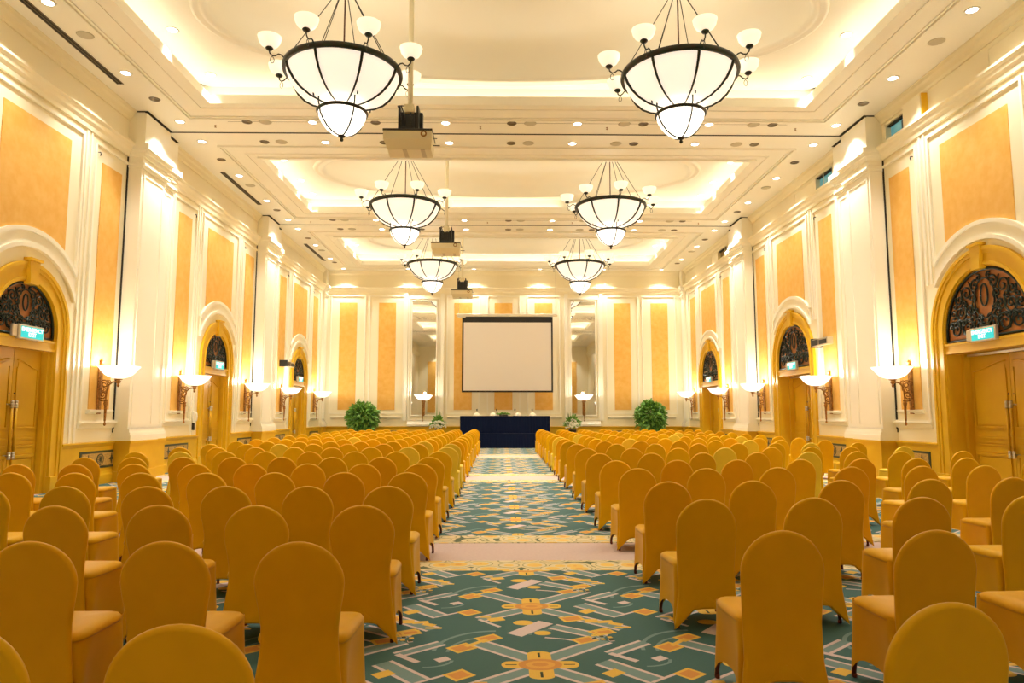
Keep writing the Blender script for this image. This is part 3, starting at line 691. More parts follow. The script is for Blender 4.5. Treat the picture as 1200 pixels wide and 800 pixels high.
# downlights, speakers, dark cans
dl_trim = MB(); dl_trim.lathe([(.095, 0), (.10, -.012), (.125, -.014), (.135, 0)], 20); dl_trim = dl_trim.mesh('trim_ring', plastic_w)
dl_lens = MB(); dl_lens.lathe([(0, -.006), (.10, -.006), (.10, .0), (0, 0)], 20); dl_lens = dl_lens.mesh('lamp_lens', down_e)
DOWN = ('downlight', 'ceiling light', [('trim_ring', dl_trim), ('lamp_lens', dl_lens)])
sp_g = MB(); sp_g.lathe([(0, -.012), (.10, -.012), (.14, -.01), (.155, 0)], 20); sp_g = sp_g.mesh('grille', disc_grey)
SPK = ('ceiling_speaker', 'ceiling speaker', [('grille', sp_g)])
cn = MB(); cn.lathe([(0, -.004), (.085, -.004), (.09, -.012), (.115, -.012), (.125, 0)], 20); cn = cn.mesh('reflector', disc_dark)
CAN = ('unlit_spotlight', 'ceiling light', [('reflector', cn)])
DOWNS = []
for x_ in [-7.98, -4.71, -1.41, 1.88, 5.18, 8.38]: light('SPOT', 'downlight_or_fill_spot', (x_, -.7, H-.03), 15, (1, .97, .92), spot_size=math.radians(100), spot_blend=.7, shadow_soft_size=.09)
for x_ in (-6.5, -2.2, 2.5, 6.8): light('SPOT', 'downlight_or_fill_spot', (x_, -3.7, H-.03), 330, (1, .97, .92), spot_size=math.radians(90), spot_blend=.6, shadow_soft_size=.09)  # added spots without fixtures, to brighten the rear wall in the mirrors
def downlight(label, x, y, z=H, e=300, spot=True, ang=105, group='recessed downlights'):
    place(DOWN, label, (x, y, z), 0, group)
    if spot:
        light('SPOT', 'downlight_or_fill_spot', (x, y, z-.03), e, (1, .97, .92), spot_size=math.radians(ang), spot_blend=.7, shadow_soft_size=.09)
bx = [-7.98, -4.71, -1.41, 1.88, 5.18, 8.38]
bxn = ['at the left end', 'left of the left chandeliers', 'left of centre', 'right of centre', 'right of the right chandeliers', 'at the right end']
for k, t in enumerate(TRACKS):
    for dy, nm in ((-.68, 'near side'), (.62, 'far side')):
        for x, xn in zip(bx, bxn):
            if k == 0: 
                light('SPOT', 'downlight_or_fill_spot', (x, t+dy, H-.03), 120, (1, .97, .92), spot_size=math.radians(95), spot_blend=.7, shadow_soft_size=.09); continue
            downlight('downlight on %s of %s ceiling beam, %s' % (nm, ['', 'nearest', 'second'][k], xn), x, t+dy)
        if k == 0: continue
        for x, xn in ((-5.88, 'far left'), (.70, 'middle'), (3.05, 'right of middle'), (6.30, 'far right')):
            place(SPK, 'round grey grille on %s of %s ceiling beam, %s' % (nm, ['', 'nearest', 'second'][k], xn), (x, t+dy, H), 0, 'round ceiling speakers')
        for x, xn in ((-6.33, 'far left'), (-3.15, 'left'), (.24, 'middle'), (3.53, 'right'), (6.78, 'far right')):
            place(CAN, 'dark unlit spotlight on %s of %s ceiling beam, %s' % (nm, ['', 'nearest', 'second'][k], xn), (x, t+dy, H), 0, 'dark unlit spotlights')
for X, wn in ((-8.0, 'left'), (8.43, 'right')):
    for k, y in enumerate([11.92, 14.51, 21.03, 23.57, 29.95, 32.55]):
        downlight('side-strip downlight above the %s wall, %s from the camera' % (wn, ORD[k]), X, y, e=230)
    for y in (.2, 3.0, 5.6): light('SPOT', 'downlight_or_fill_spot', (X, y, H-.03), 85, (1, .97, .92), spot_size=math.radians(95), spot_blend=.7, shadow_soft_size=.09)
    for k, y in enumerate([15.77, 19.67, 24.68, 28.73, 33.4]): place(CAN, 'dark unlit spotlight in strip above the %s wall, %s from the camera' % (wn, ORD[k]), (X, y, H), 0, 'dark unlit spotlights')
    for k, y in enumerate([13.0, 21.95, 30.9]): place(SPK, 'round grey grille in strip above the %s wall, %s from the camera' % (wn, ORD[k]), (X+.02, y, H), 0, 'round ceiling speakers')
for k, x in enumerate([-7.9, -4.7, -1.4, 1.9, 5.1, 8.0]): downlight('downlight at the end-wall edge of the ceiling, %s from left' % ORD[k], x, 34.85, e=260)
for bi in (1, 2, 3):
    for X, wn in ((-6.70, 'left'), (7.08, 'right')):
        for k, dy in enumerate((-1.0, .93, 2.35) if bi == 2 else (.50, 2.30) if bi == 1 else (-.9, 1.0)):
            if bi == 1 and k == 1: dy = 2.40
            downlight('downlight in the %s raised tray, %s end, %s from camera' % (['', 'nearest', 'second', 'farthest'][bi], wn, ORD[k]), X+(.0), BAYS[bi]+dy, HU, e=150, spot=True, ang=58)
sl = MB(); sl.box(-.055, .055, -1.65, 1.65, -.012, 0, 0); sl.box(-.008, .008, -1.65, 1.65, -.018, -.01, 1); sl = sl.mesh('louvre', [gap_dark, disc_dark])
slf = MB(); slf.box(-.07, -.055, -1.66, 1.66, -.016, 0); slf.box(.055, .07, -1.66, 1.66, -.016, 0); slf = slf.mesh('frame', disc_dark)
for k, y in enumerate([13.36, 22.36, 31.36]):
    place(('linear_air_vent', 'air vent', [('louvre', sl), ('frame', slf)]), 'long dark slot vent along left edge of ceiling, %s' % ['nearest', 'middle one', 'farthest'][k], (-8.38, y, H), 0, 'slot vents')
sk = MB(); sk.tube([(0, 0, -.03), (0, 0, .05)], .012, 6); sk.lathe([(0, -.06), (.03, -.055), (.008, -.04), (.008, -.01), (.03, -.006), (.03, 0)], 8); sk = sk.mesh('head', brass)
q = 0
for t in TRACKS[1:]:
    for x in (-7.2, -3.9, -.55, 2.65, 7.45):
        place(('ceiling_sprinkler', 'sprinkler', [('head', sk)]), 'small brass sprinkler on %s ceiling beam, %s from left' % ('nearest' if t < 20 else 'second', ORD[[-7.2, -3.9, -.55, 2.65, 7.45].index(x)]), (x, t-.45, H+.006), 0, 'ceiling sprinklers')

# ------------------------------------------------------------------ frieze windows on the right
for k, (a, b) in enumerate(WIN):
    W = sempty('window_%d' % (k+1)); W['label'] = ['open control-room window high on the right wall, nearest', 'two-pane control-room window high on the right wall', 'small shuttered window high on the right wall, farthest'][k]
    f = MB()
    wbox(f, FR, a-.04, a+.04, 7.9, 8.46, -.4, .03); wbox(f, FR, b-.04, b+.04, 7.9, 8.46, -.4, .03); wbox(f, FR, a, b, 8.40, 8.46, -.4, .03); wbox(f, FR, a, b, 7.9, 7.97, -.4, .03)
    if k == 1: wbox(f, FR, (a+b)/2-.03, (a+b)/2+.03, 7.95, 8.42, -.2, -.1)
    f.obj('window_frame', cream, W)
    g = MB(); wbox(g, FR, a+.03, b-.03, 7.96, 8.41, -.12, -.10); g.obj('window_pane', [teal_glass, teal_glass, olive_glass][k], W)
    d = MB(); wbox(d, FR, a+.02, b-.02, 8.36, 8.42, -.3, -.02); d.obj('window_head', gap_dark, W)
    if k == 0:
        s = MB(); wbox(s, FR, 14.60, 15.28, 7.90, 8.46, .02, .15); s.obj('sliding_shutter', cream, W); s2 = MB(); wbox(s2, FR, 15.5, 15.68, 7.97, 8.30, -.10, -.05); s2.obj('equipment', black, W)
        s3 = MB(); wbox(s3, FR, 14.575, 14.60, 7.88, 8.46, .0, .13); s3.obj('shutter_rail', gold_wood, W)

# ------------------------------------------------------------------ chandeliers
def chandelier_proto():
    R = 1.135; zr = 0.0
    bowl = [(.02, -.69), (.18, -.685), (.40, -.65), (.62, -.575), (.80, -.465), (.935, -.325), (1.025, -.18), (1.068, -.065), (1.08, .0)]
    b = MB(); b.lathe(bowl, 48, close=False); b.lathe([(.02, -.67), (.39, -.63), (.78, -.45), (1.0, -.17), (1.06, .0), (1.08, 0)], 48, close=False)
    rg = MB(); rg.lathe([(R-.07, -.045), (R-.01, -.06), (R, -.05), (R+.015, 0), (R, .05), (R-.02, .06), (R-.07, .05), (R-.07, -.045)], 64, close=False)
    parts = [('glass_bowl', b.mesh('glass_bowl', bowl_e)), ('rim_band', rg.mesh('rim_band', bronze))]
    def ribpts(a, off=.018):
        return [(math.cos(a)*(r+off), math.sin(a)*(r+off), z-off*.6) for r, z in bowl]
    offs = PI/8
    for k in range(8):
        a = offs+k*PI/4+PI/2; m = MB(); m.tube(ribpts(a), [.008, .011, .015, .018, .021, .024, .027, .029, .03], 6); parts.append(('rib', m.mesh('rib', bronze)))
    for k in range(8):
        a = offs+k*PI/4+PI/2; ca, sa = math.cos(a), math.sin(a)
        P_ = lambda r, z, t=0: (ca*r-sa*t, sa*r+ca*t, z)
        m = MB(); m.tube([P_(R-.02, 0), P_(R+.05, .05), P_(R+.10, .055), P_(R+.15, .01), P_(R+.21, -.01), P_(R+.26, .03), P_(R+.27, .09)], .013, 7)
        m.tube([P_(R+.21+.035*math.sin(2*PI*j/12), -.09-.06*math.cos(2*PI*j/12)-.0, 0) for j in range(12)], .006, 5, closed=True)
        m.lathe([(0, .08), (.05, .09), (.075, .12), (.06, .14), (0, .14)], 12, P_(R+.27, 0)[:2]+(0,))
        s = MB(); s.lathe([(.03, .135), (.10, .15), (.16, .19), (.195, .25), (.218, .34), (.212, .343), (.185, .255), (.15, .20), (.095, .165), (.0, .15)], 24, P_(R+.27, 0)[:2]+(0,), close=False)
        parts.append(('lamp_arm', m.mesh('lamp_arm', bronze), [('glass_shade', s.mesh('glass_shade', shade_e))]))
    r2 = .475; z2 = -.80
    lb = [(.02, -.46), (.10, -.45), (.20, -.41), (.30, -.33), (.39, -.21), (.445, -.10), (.46, 0)]
    m = MB(); m.lathe([(r, z+z2) for r, z in lb], 36, close=False); parts.append(('lower_bowl', m.mesh('lower_bowl', bowl2_e)))
    m = MB(); m.lathe([(r2-.02, z2-.03), (r2+.015, z2-.02), (r2+.02, z2+.01), (r2, z2+.03), (r2-.02, z2+.02), (r2-.02, z2-.03)], 36, close=False); parts.append(('lower_rim', m.mesh('lower_rim', bronze)))
    for k in range(4):
        a = PI/2*k+.55-PI/2; ca, sa = math.cos(a), math.sin(a)
        m = MB(); m.tube([(ca*(r+.012), sa*(r+.012), z+z2) for r, z in lb]+[(ca*(r2+.02), sa*(r2+.02), z2+.08), (ca*(r2+.02), sa*(r2+.02), z2+.20), (ca*(r2+.05), sa*(r2+.05), z2+.26), (ca*(r2+.10), sa*(r2+.10), z2+.26), (ca*(r2+.13), sa*(r2+.13), z2+.22), (ca*(r2+.12), sa*(r2+.12), z2+.17)], .015, 6)
        parts.append(('hook_rib', m.mesh('hook_rib', bronze)))
    m = MB(); m.lathe([(0, -.58), (.025, -.57), (.035, -.54), (.02, -.51), (.05, -.49), (.075, -.47), (.05, -.45), (0, -.44)], 14, (0, 0, z2+.0)); parts.append(('finial', m.mesh('finial', bronze)))
    m = MB(); m.lathe([(0, -.76), (.06, -.755), (.08, -.73), (.12, -.70), (.11, -.66), (0, -.65)], 16); parts.append(('collar', m.mesh('collar', silver)))
    m = MB(); m.tube([(0, 0, -.90), (0, 0, 1.82)], .016, 8); parts.append(('centre_rod', m.mesh('centre_rod', brown_rod)))
    for k in range(6):
        a = k*PI/3+.25; m = MB(); m.tube([(math.cos(a)*.06, math.sin(a)*.06, 1.80), (math.cos(a)*(R-.03), math.sin(a)*(R-.03), .03)], .009, 6); parts.append(('suspension_rod', m.mesh('suspension_rod', bronze)))
    m = MB(); m.lathe([(0, 1.76), (.08, 1.77), (.16, 1.80), (.17, 1.83), (0, 1.83)], 20); parts.append(('ceiling_rose', m.mesh('ceiling_rose', bronze)))
    return ('chandelier', 'chandelier', parts)
CH = chandelier_proto(); CZ = 8.15
for bi in (1, 2, 3):
    for X, sd in ((-3.10, 'left'), (3.48, 'right')):
        place(CH, 'bronze bowl chandelier with eight small lamps, %s of the %s pair' % (sd, ['', 'nearest', 'middle', 'farthest'][bi]), (X-(0 if bi > 1 else -.0), BAYS[bi], CZ), math.radians({(1, 'left'): 8, (1, 'right'): -18, (2, 'left'): 0, (2, 'right'): -18, (3, 'left'): 0, (3, 'right'): -12}[bi, sd]), 'bowl chandeliers')
        light('POINT', 'chandelier_uplight', (X, BAYS[bi], CZ+.15), 12, (1, .90, .72), shadow_soft_size=.4)

# ------------------------------------------------------------------ ceiling projectors
def projector_proto(plen):
    pts = []
    m = MB(); m.tube([(0, 0, .52), (0, 0, plen)], .05, 12); pts.append(('ceiling_pole', m.mesh('ceiling_pole', cream)))
    m = MB(); m.bbox(-.16, .16, -.14, .14, .16, .56, .01); m.bbox(-.20, -.16, -.18, .12, .18, .66, .005); m.bbox(.14, .18, -.16, .20, .18, .68, .005); m.bbox(-.20, .10, -.18, -.15, .18, .50, .005); m.bbox(-.10, .24, .02, .16, .16, .62, .01)
    for dx in (-.14, -.08, .05): m.tube([(dx, -.10, .70), (dx-.06, -.22, .64), (dx+.02, -.23, .42), (dx, -.14, .2)], .014, 6)
    pts.append(('lift_bracket', m.mesh('lift_bracket', black)))
    m = MB(); m.bbox(-.075, .095, -.24, -.02, .52, .68, .008); pts.append(('junction_box', m.mesh('junction_box', proj_white)))
    m = MB(); m.bbox(-.46, .46, -.34, .34, .12, .16, .005); pts.append(('mount_plate', m.mesh('mount_plate', black)))
    m = MB()
    vs = [(-.45, -.33, .12), (.45, -.33, .12), (.45, .33, .12), (-.45, .33, .12), (-.45, -.33, -.04), (.45, -.33, -.04), (.42, .33, -.16), (-.42, .33, -.16), (-.40, -.10, -.16), (.42, -.10, -.16)]
    m.add(vs, [(0, 1, 2, 3), (0, 1, 5, 4), (4, 5, 9, 8), (8, 9, 6, 7), (2, 3, 7, 6), (1, 2, 6, 9, 5), (0, 3, 7, 8, 4)]); body = m.mesh('body', proj_white)
    v = MB(); v.box(-.12, -.04, -.12, .30, -.167, -.158); v2 = MB(); v2.box(.22, .30, -.12, .30, -.167, -.158)
    l = MB(); l.lathe([(0, -.345), (.03, -.345), (.034, -.335), (.034, -.33), (0, -.33)], 18, (.30, 0, .06), ax='y'); l2 = MB(); l2.lathe([(.045, -.337), (.055, -.345), (.06, -.33)], 18, (.30, 0, .06), ax='y')
    cb = MB(); cb.tube([(.45, -.1, .05), (.50, -.12, .05), (.53, -.14, .04)], .008, 6); cb.tube([(.45, -.0, -.04), (.52, -.02, -.05), (.58, -.02, -.05)], .01, 6)
    pts.append(('body', body, [('vent_grille', v.mesh('vent_grille', proj_grey)), ('vent_grille', v2.mesh('vent_grille', proj_grey)), ('indicator', l.mesh('indicator', proj_white)), ('indicator_ring', l2.mesh('indicator_ring', brass))]))
    pts.append(('cable', cb.mesh('cable', black)))
    return ('ceiling_projector', 'projector', pts)
for k, (y, z) in enumerate([(13.05, 6.66), (22.0, 6.72), (30.9, 6.80)]):
    place(projector_proto(HD-z), ['cream projector on a ceiling pole, largest and nearest', 'cream projector on a ceiling pole between the middle chandeliers', 'cream projector on a ceiling pole near the projection screen'][k], (-1.76, y, z), 0, 'ceiling projectors')

# ------------------------------------------------------------------ floor
fl = MB(); fl.box(XL-.5, XR+.5, YR-.4, YB+.4, -.1, 0)
FLOOR = struct(fl.obj('floor', beige), 'patterned ballroom carpet floor with beige cross bands')
def sheet(name, m, y0, y1, z=.006):
    s = MB(); s.box(XL, XR, y0, y1, 0, z); return s.obj(name, m, FLOOR)
sheet('motif_carpet', CP1, YR, 7.18); sheet('motif_carpet', CP2, 9.20, 16.35); sheet('motif_carpet', CP2, 18.55, 25.2); sheet('motif_carpet', CP2, 27.3, YB)
for a, b in ((7.18, 7.66), (8.70, 9.20), (16.35, 16.85), (18.05, 18.55), (25.2, 25.7), (26.8, 27.3)): sheet('carpet_border', BORDER, a, b)

# ------------------------------------------------------------------ chairs
def back_outline(kind):
    low = [(.248, .012), (.240, .06), (.226, .15), (.212, .25)]
    if kind == 'round':
        half = [(.198, .35), (.189, .44), (.190, .52), (.200, .60), (.213, .67), (.2195, .73)]; R1, zc, h = .2195, .73, .20
    else:
        half = [(.211, .35), (.212, .44), (.216, .54), (.221, .63), (.224, .71)]; R1, zc, h = .224, .71, .22
    arc = [(R1*math.cos(t), zc+h*math.sin(t)) for t in [PI/2*k/11 for k in range(1, 11)]]
    R_ = low+half+arc
    hem = [(x, .012+.135*(1-(abs(x)/.235)**3.6)) for x in [-.225, -.20, -.17, -.13, -.09, -.045, 0, .045, .09, .13, .17, .20, .225]]
    return R_+[(0, .93)]+[(-x, z) for x, z in reversed(R_)]+hem
def back_mesh(kind, m):
    o = back_outline(kind); mb = MB()
    def yl(z): return -.223-(z-.46)*.13 if z > .46 else -.223-(.46-z)*.055
    def ringp(ins, dy):
        out = []
        for x, z in o:
            tz = min(max(z, .24), .70); dx, dz = x, z-tz; L_ = math.hypot(dx, dz) or 1
            f = max(0, (L_-ins))/L_; out.append((dx*f, yl(tz+dz*f)+dy, tz+dz*f))
        return out
    rings = [ringp(.14, .026), ringp(.07, .027), ringp(.03, .025), ringp(.012, .020), ringp(.003, .010), ringp(0, 0), ringp(.002, -.008), ringp(.008, -.015), ringp(.016, -.018), ringp(.022, -.0175), ringp(.05, -.0185), ringp(.09, -.018), ringp(.15, -.017), ringp(.2, -.017), ringp(.3, -.017)]
    mb.grid(rings, closed_u=True)
    me = mb.mesh('backrest', m)
    bm = bmesh.new(); bm.from_mesh(me); bmesh.ops.remove_doubles(bm, verts=bm.verts, dist=1e-4); bmesh.ops.dissolve_degenerate(bm, dist=1e-4, edges=bm.edges); bmesh.ops.recalc_face_normals(bm, faces=bm.faces); bm.to_mesh(me); bm.free()
    return me
def perim(n=56):
    """rounded rectangle param -> (x, y, cornerness) unit square corners at +-1"""
    out = []
    for k in range(n):
        t = 4*k/n; s = int(t); f = t-s; e = -1+2*f
        x, y = [(e, -1), (1, e), (-e, 1), (-1, -e)][s]; out.append((x, y, abs(e)))
    return out
PER = perim()
def skirt_mesh(m, kindw='round'):
    rows = []
    lev = [(1.0, 0), (.97, 0), (.9, 0), (.8, 0), (.65, 0), (.5, 0), (.35, 0), (.2, 0), (.08, 0), (0, 0)]
    for q, _ in lev:
        row = []
        for x, y, e in PER:
            hem = .012+.125*(1-e**4.0)**1.15
            top = .455
            z = hem+(top-hem)*q
            k = 1-q
            py_ = y
            hw = .222+.026*k; y0 = -.208-.010*k; y1 = .235+.012*k
            hw = min(hw, .200+.042*k+.05*max(0, py_+1)) if kindw == 'round' else hw
            pinch = .040*(1-e**2.2)*math.sin(min(1, k*1.25)*PI/2)
            px, py = x, y
            # round the corners a little
            rr = .08
            ex_, ey_ = abs(px), abs(py)
            if ex_ > 1-rr*2 and ey_ > 1-rr*2: 
                d = (ex_-(1-rr*2))/(rr*2)*(ey_-(1-rr*2))/(rr*2); px *= 1-.06*d; py *= 1-.06*d
            X = px*hw; Y = (y0+y1)/2+py*(y1-y0)/2
            if abs(x) == 1 or abs(x) >= abs(y): X -= math.copysign(pinch, x) if abs(x) >= .999 else 0
            if abs(y) >= .999: Y -= math.copysign(pinch, y)
            row.append((X, Y, z))
        rows.append(row)
    mb = MB(); mb.grid(rows, closed_u=True); return mb.mesh('skirt', m)
def seat_mesh(m):
    rows = []
    for ins, z in [(0, .43), (-.004, .445), (0, .46), (.012, .474), (.03, .482), (.07, .487), (.14, .488)]:
        row = []
        for x, y, e in PER:
            n = (abs(x)**6+abs(y)**6)**(1/6); px, py = x/n, y/n
            row.append((px*(.226-ins), .008+py*(.233-ins), z-(.012*max(0, py)**4)))
        rows.append(row)
    mb = MB(); mb.grid(rows, closed_u=True, cap1=True, cap0=True); return mb.mesh('seat', m)
def leg_mesh(sx, sy):
    mb = MB(); x, y = sx*(.224 if sy > 0 else .208), (.222 if sy > 0 else -.195)
    mb.tube([(x*.78, y*.85, .44), (x, y, .012)], .0125, 8); mb.lathe([(0, 0), (.014, 0), (.014, .02), (.011, .03)], 8, (x*.98, y*.98, 0)); return mb.mesh('leg', leg_m)
LEGS = [leg_mesh(a, b) for a in (-1, 1) for b in (-1, 1)]
CHP = {}
for kind in ('round', 'straight'):
    for mn, m in (('gold', gold_fab), ('pale', pale_fab), ('amber', deep_fab)):
        CHP[kind, mn] = [('backrest', back_mesh(kind, m)), ('seat', seat_mesh(m)), ('skirt', skirt_mesh(m, kind))]
left_rows = [2.19, 3.52, 4.92, 6.18, 7.60, 8.93, 10.28, 11.78, 13.30, 14.80]+[16.2+1.39*k for k in range(10)]
right_rows = [2.35, 3.80, 5.22, 6.55, 8.12, 9.50, 11.22, 12.87, 14.70, 16.30]+[17.75+1.36*k for k in range(9)]
rx = [1.50, 2.31, 3.14, 4.04, 4.94, 5.76, 6.52, 7.60]; ry = [0, .04, .10, .22, .36, .44, .52, .62]
pale_set = {('R', 11, 0), ('R', 7, 3), ('R', 10, 2), ('R', 6, 4), ('R', 8, 6), ('R', 12, 4), ('R', 9, 5), ('R', 13, 1), ('L', 8, 0), ('L', 9, 0), ('L', 10, 1), ('L', 8, 1), ('L', 9, 5), ('L', 7, 6), ('R', 14, 5), ('R', 7, 7), ('L', 12, 4), ('R', 11, 6)}
def chair(side, r, k, x, y, rz):
    key = (side, r, k)
    mn = 'pale' if key in pale_set else ('amber' if rnd.random() < .4 else 'gold')
    kind = 'round' if side == 'L' else 'straight'
    lab = '%s gold-covered chair %s of aisle, %s row from camera, %s' % ({'pale': 'pale', 'gold': 'plain', 'amber': 'deep'}[mn] if False else ('pale' if mn == 'pale' else ('round-backed' if side == 'L' else 'arch-backed')), 'left' if side == 'L' else 'right', ORD[r], 'on the aisle' if k == 0 else '%s seat from aisle' % ORD[k])
    t = thing('banquet_chair', lab, 'chair', (x, y, 0), rz, 'gold covered banquet chairs %s of the aisle' % ('left' if side == 'L' else 'right'))
    for nm, me in CHP[kind, mn]: link(nm, me, t)
    if y < 9 or (k == 0 and y < 20):
        for me in LEGS: link('leg', me, t)
nch = 0
for r, y in enumerate(left_rows):
    for k in range(8):
        p = .655+min(r, 5)*.010; x0 = -.945-.011*min(r, 14)
        if r == 0 and k > 1: continue
        if y < 5 and -.96-k*p < -y*.74: continue
        # top of the back leans, so shift the base a little forward of the measured top
        chair('L', r, k, x0-k*p+rnd.uniform(-.015, .015), y+.275+rnd.uniform(-.03, .03), math.radians(rnd.uniform(-1.5, 3.0))); nch += 1
for r, y in enumerate(right_rows):
    for k in range(8):
        f = 1 if r > 0 else 0
        x = rx[k]+.006*min(r, 14)-(.09 if r == 0 else .03 if r < 3 else 0)+rnd.uniform(-.015, .015)
        if r == 0 and k > 0: continue
        if r < 2 and k > 3: continue
        if y < 7.5 and x > y*.80+.6: continue
        chair('R', r, k, x, y+ry[k]*f+.275+rnd.uniform(-.03, .03), math.radians((6 if r == 0 else 0)+rnd.uniform(-1, 2.5)+k*.8)); nch += 1
print('CHAIRS', nch)

# ------------------------------------------------------------------ stage, head table and things on it
SX0, SX1 = -1.92, 2.22
def pleated(x0, x1, y, z0, z1, amp=.02, wl=.13, side=None):
    mb = MB(); n = int((x1-x0)/wl*8)
    rows = [[(x0+(x1-x0)*k/n, y-amp*(.5+.5*math.sin(2*PI*k/8))*(.4+.6*(z1-z)/(z1-z0)), z) for k in range(n+1)] for z in (z0, z0+(z1-z0)*.33, z0+(z1-z0)*.66, z1)]
    mb.grid(rows); return mb
st = thing('stage_platform', 'low stage platform with pleated navy skirt in front of the screen', 'stage', ((SX0+SX1)/2, 32.45, 0))
def loc_mb(mb, dx, dy, dz=0): mb.v = [(a-dx, b-dy, c-dz) for a, b, c in mb.v]; return mb
sx = (SX0+SX1)/2
m = MB(); m.bbox(SX0, SX1, 32.45, 35.0, .55, .66, .01); loc_mb(m, sx, 32.45).obj('deck', navy, st)
m = pleated(SX0-.01, SX1+.01, 32.44, .01, .655); m.box(SX0, SX0+.02, 32.46, 35, 0, .64); m.box(SX1-.02, SX1, 32.46, 35, 0, .64); loc_mb(m, sx, 32.45).obj('skirt', navy, st, fix=False)
tb = thing('head_table', 'long table draped in pleated navy cloth on the stage', 'table', (sx, 32.95, .66))
m = MB(); m.bbox(SX0+.02, SX1-.02, 32.62, 33.35, 1.41, 1.455, .008); loc_mb(m, sx, 32.95, .66).obj('tabletop', navy, tb)
m = pleated(SX0+.01, SX1-.01, 32.62, .67, 1.45); m.box(SX0+.01, SX0+.03, 32.63, 33.34, .67, 1.43); m.box(SX1-.03, SX1-.01, 32.63, 33.34, .67, 1.43); loc_mb(m, sx, 32.95, .66).obj('skirt', navy, tb, fix=False)
for x in (SX0+.15, SX1-.15):
    for y in (32.75, 33.25):
        m = MB(); m.tube([(x, y, .665), (x, y, 1.42)], .02, 8); loc_mb(m, sx, 32.95, .66).obj('leg', dark_metal, tb)
# microphones and cream domed cloths
mb_ = MB(); mb_.lathe([(0, 0), (.06, 0), (.06, .012), (.02, .02), (0, .022)], 16)
mn_ = MB(); mn_.tube([(0, 0, .02), (0, 0, .16), (0, -.01, .25)], .009, 6)
mh_ = MB(); mh_.lathe([(0, .24), (.026, .25), (.032, .28), (.026, .32), (0, .33)], 12, (0, -.01, 0))
MIC = ('microphone', 'microphone', [('base', mb_.mesh('base', black)), ('stem', mn_.mesh('stem', black)), ('head', mh_.mesh('head', black))])
dm_ = MB(); dm_.lathe([(.0, .155), (.03, .15), (.10, .12), (.15, .06), (.165, .015), (.17, 0), (0, 0)], 24); dmm = dm_.mesh('dome', napkin)
kn_ = MB(); kn_.lathe([(0, .19), (.015, .185), (.018, .165), (.01, .15), (0, .15)], 10); knm = kn_.mesh('knob', napkin)
for k, (px, pd) in enumerate([(559, 559), (582, 578), (603.4, 607), (623.5, 624)]):
    X = (px-588)/830*33.0; X2 = (pd-588)/830*32.9
    place(MIC, 'thin black table microphone, %s from left on the navy table' % ORD[k], (X, 33.12, 1.456), 0, 'table microphones')
    place(('domed_cover', 'dish cover', [('dome', dmm), ('knob', knm)]), 'cream domed cover, %s from left on the navy table' % ORD[k], (X2, 32.84, 1.456), 0, 'cream domed covers on the table')

def leaves(mb, n, cfun, size, smin=.5):
    for _ in range(n):
        p, d = cfun(); d = (d+Vector((rnd.uniform(-.7, .7), rnd.uniform(-.7, .7), rnd.uniform(-.6, .5)))).normalized()
        s = size*rnd.uniform(smin, 1.2); side = d.cross(Vector((rnd.uniform(-1, 1), rnd.uniform(-1, 1), rnd.uniform(-1, 1)))).normalized(); w = s*.22; nn_ = d.cross(side)
        a = p; b = p+d*s*.45+side*w+nn_*w*.25; c = p+d*s-Vector((0, 0, s*.2)); e = p+d*s*.45-side*w+nn_*w*.25; f = p+d*s*.5
        mb.add([a, b, c, e, f], [(0, 1, 4), (1, 2, 4), (2, 3, 4), (3, 0, 4)])
gr = thing('table_greenery', 'low trailing green leaf arrangement in the middle of the navy table', 'plant', ((590-588)/830*32.7, 32.70, 1.46))
def cg():
    a = rnd.uniform(0, 2*PI); r = rnd.random()**.5; return Vector((.28*r*math.cos(a), .06*r*math.sin(a), .05+.10*(1-r)*rnd.random())), Vector((math.cos(a), math.sin(a)*.3, .9))
m = MB(); leaves(m, 200, cg, .13); m.obj('leaves', leafA, gr, fix=False)
m = MB(); m.bbox(-.20, .20, -.05, .05, 0, .05, .01); m.obj('tray', pot_m, gr)

# projection screen
ps = thing('projection_screen', 'large white projection screen with black border behind the navy table', 'projection screen', (.26, 34.7, 2.6))
k_ = 34.7/35.5
m = MB(); m.box(-2.14, 2.17, -.004, .004, .08, 3.44); m.obj('screen_surface', screen_mat, ps)
m = MB(); m.box(-2.22, -2.14, -.007, .006, .0, 3.72); m.box(2.17, 2.25, -.007, .006, .0, 3.72); m.box(-2.14, 2.17, -.007, .006, 3.44, 3.72); m.box(-2.14, 2.17, -.007, .006, .04, .08); m.obj('black_border', black, ps)
m = MB(); m.bbox(-2.22, 2.25, -.02, .02, 0.0, .04, .008); m.obj('weight_bar', dark_metal, ps)
m = MB(); m.bbox(-2.50, 2.50, -.07, .07, 3.72, 3.86, .015); m.bbox(-2.42, -2.05, -.08, -.06, 3.66, 3.76, .005); m.obj('case', plastic_w, ps)
for x in (-2.4, 2.4):
    m = MB(); m.tube([(x, 0, 3.85), (x, 0, H-2.6)], .008, 6); m.obj('hanging_wire', silver, ps)

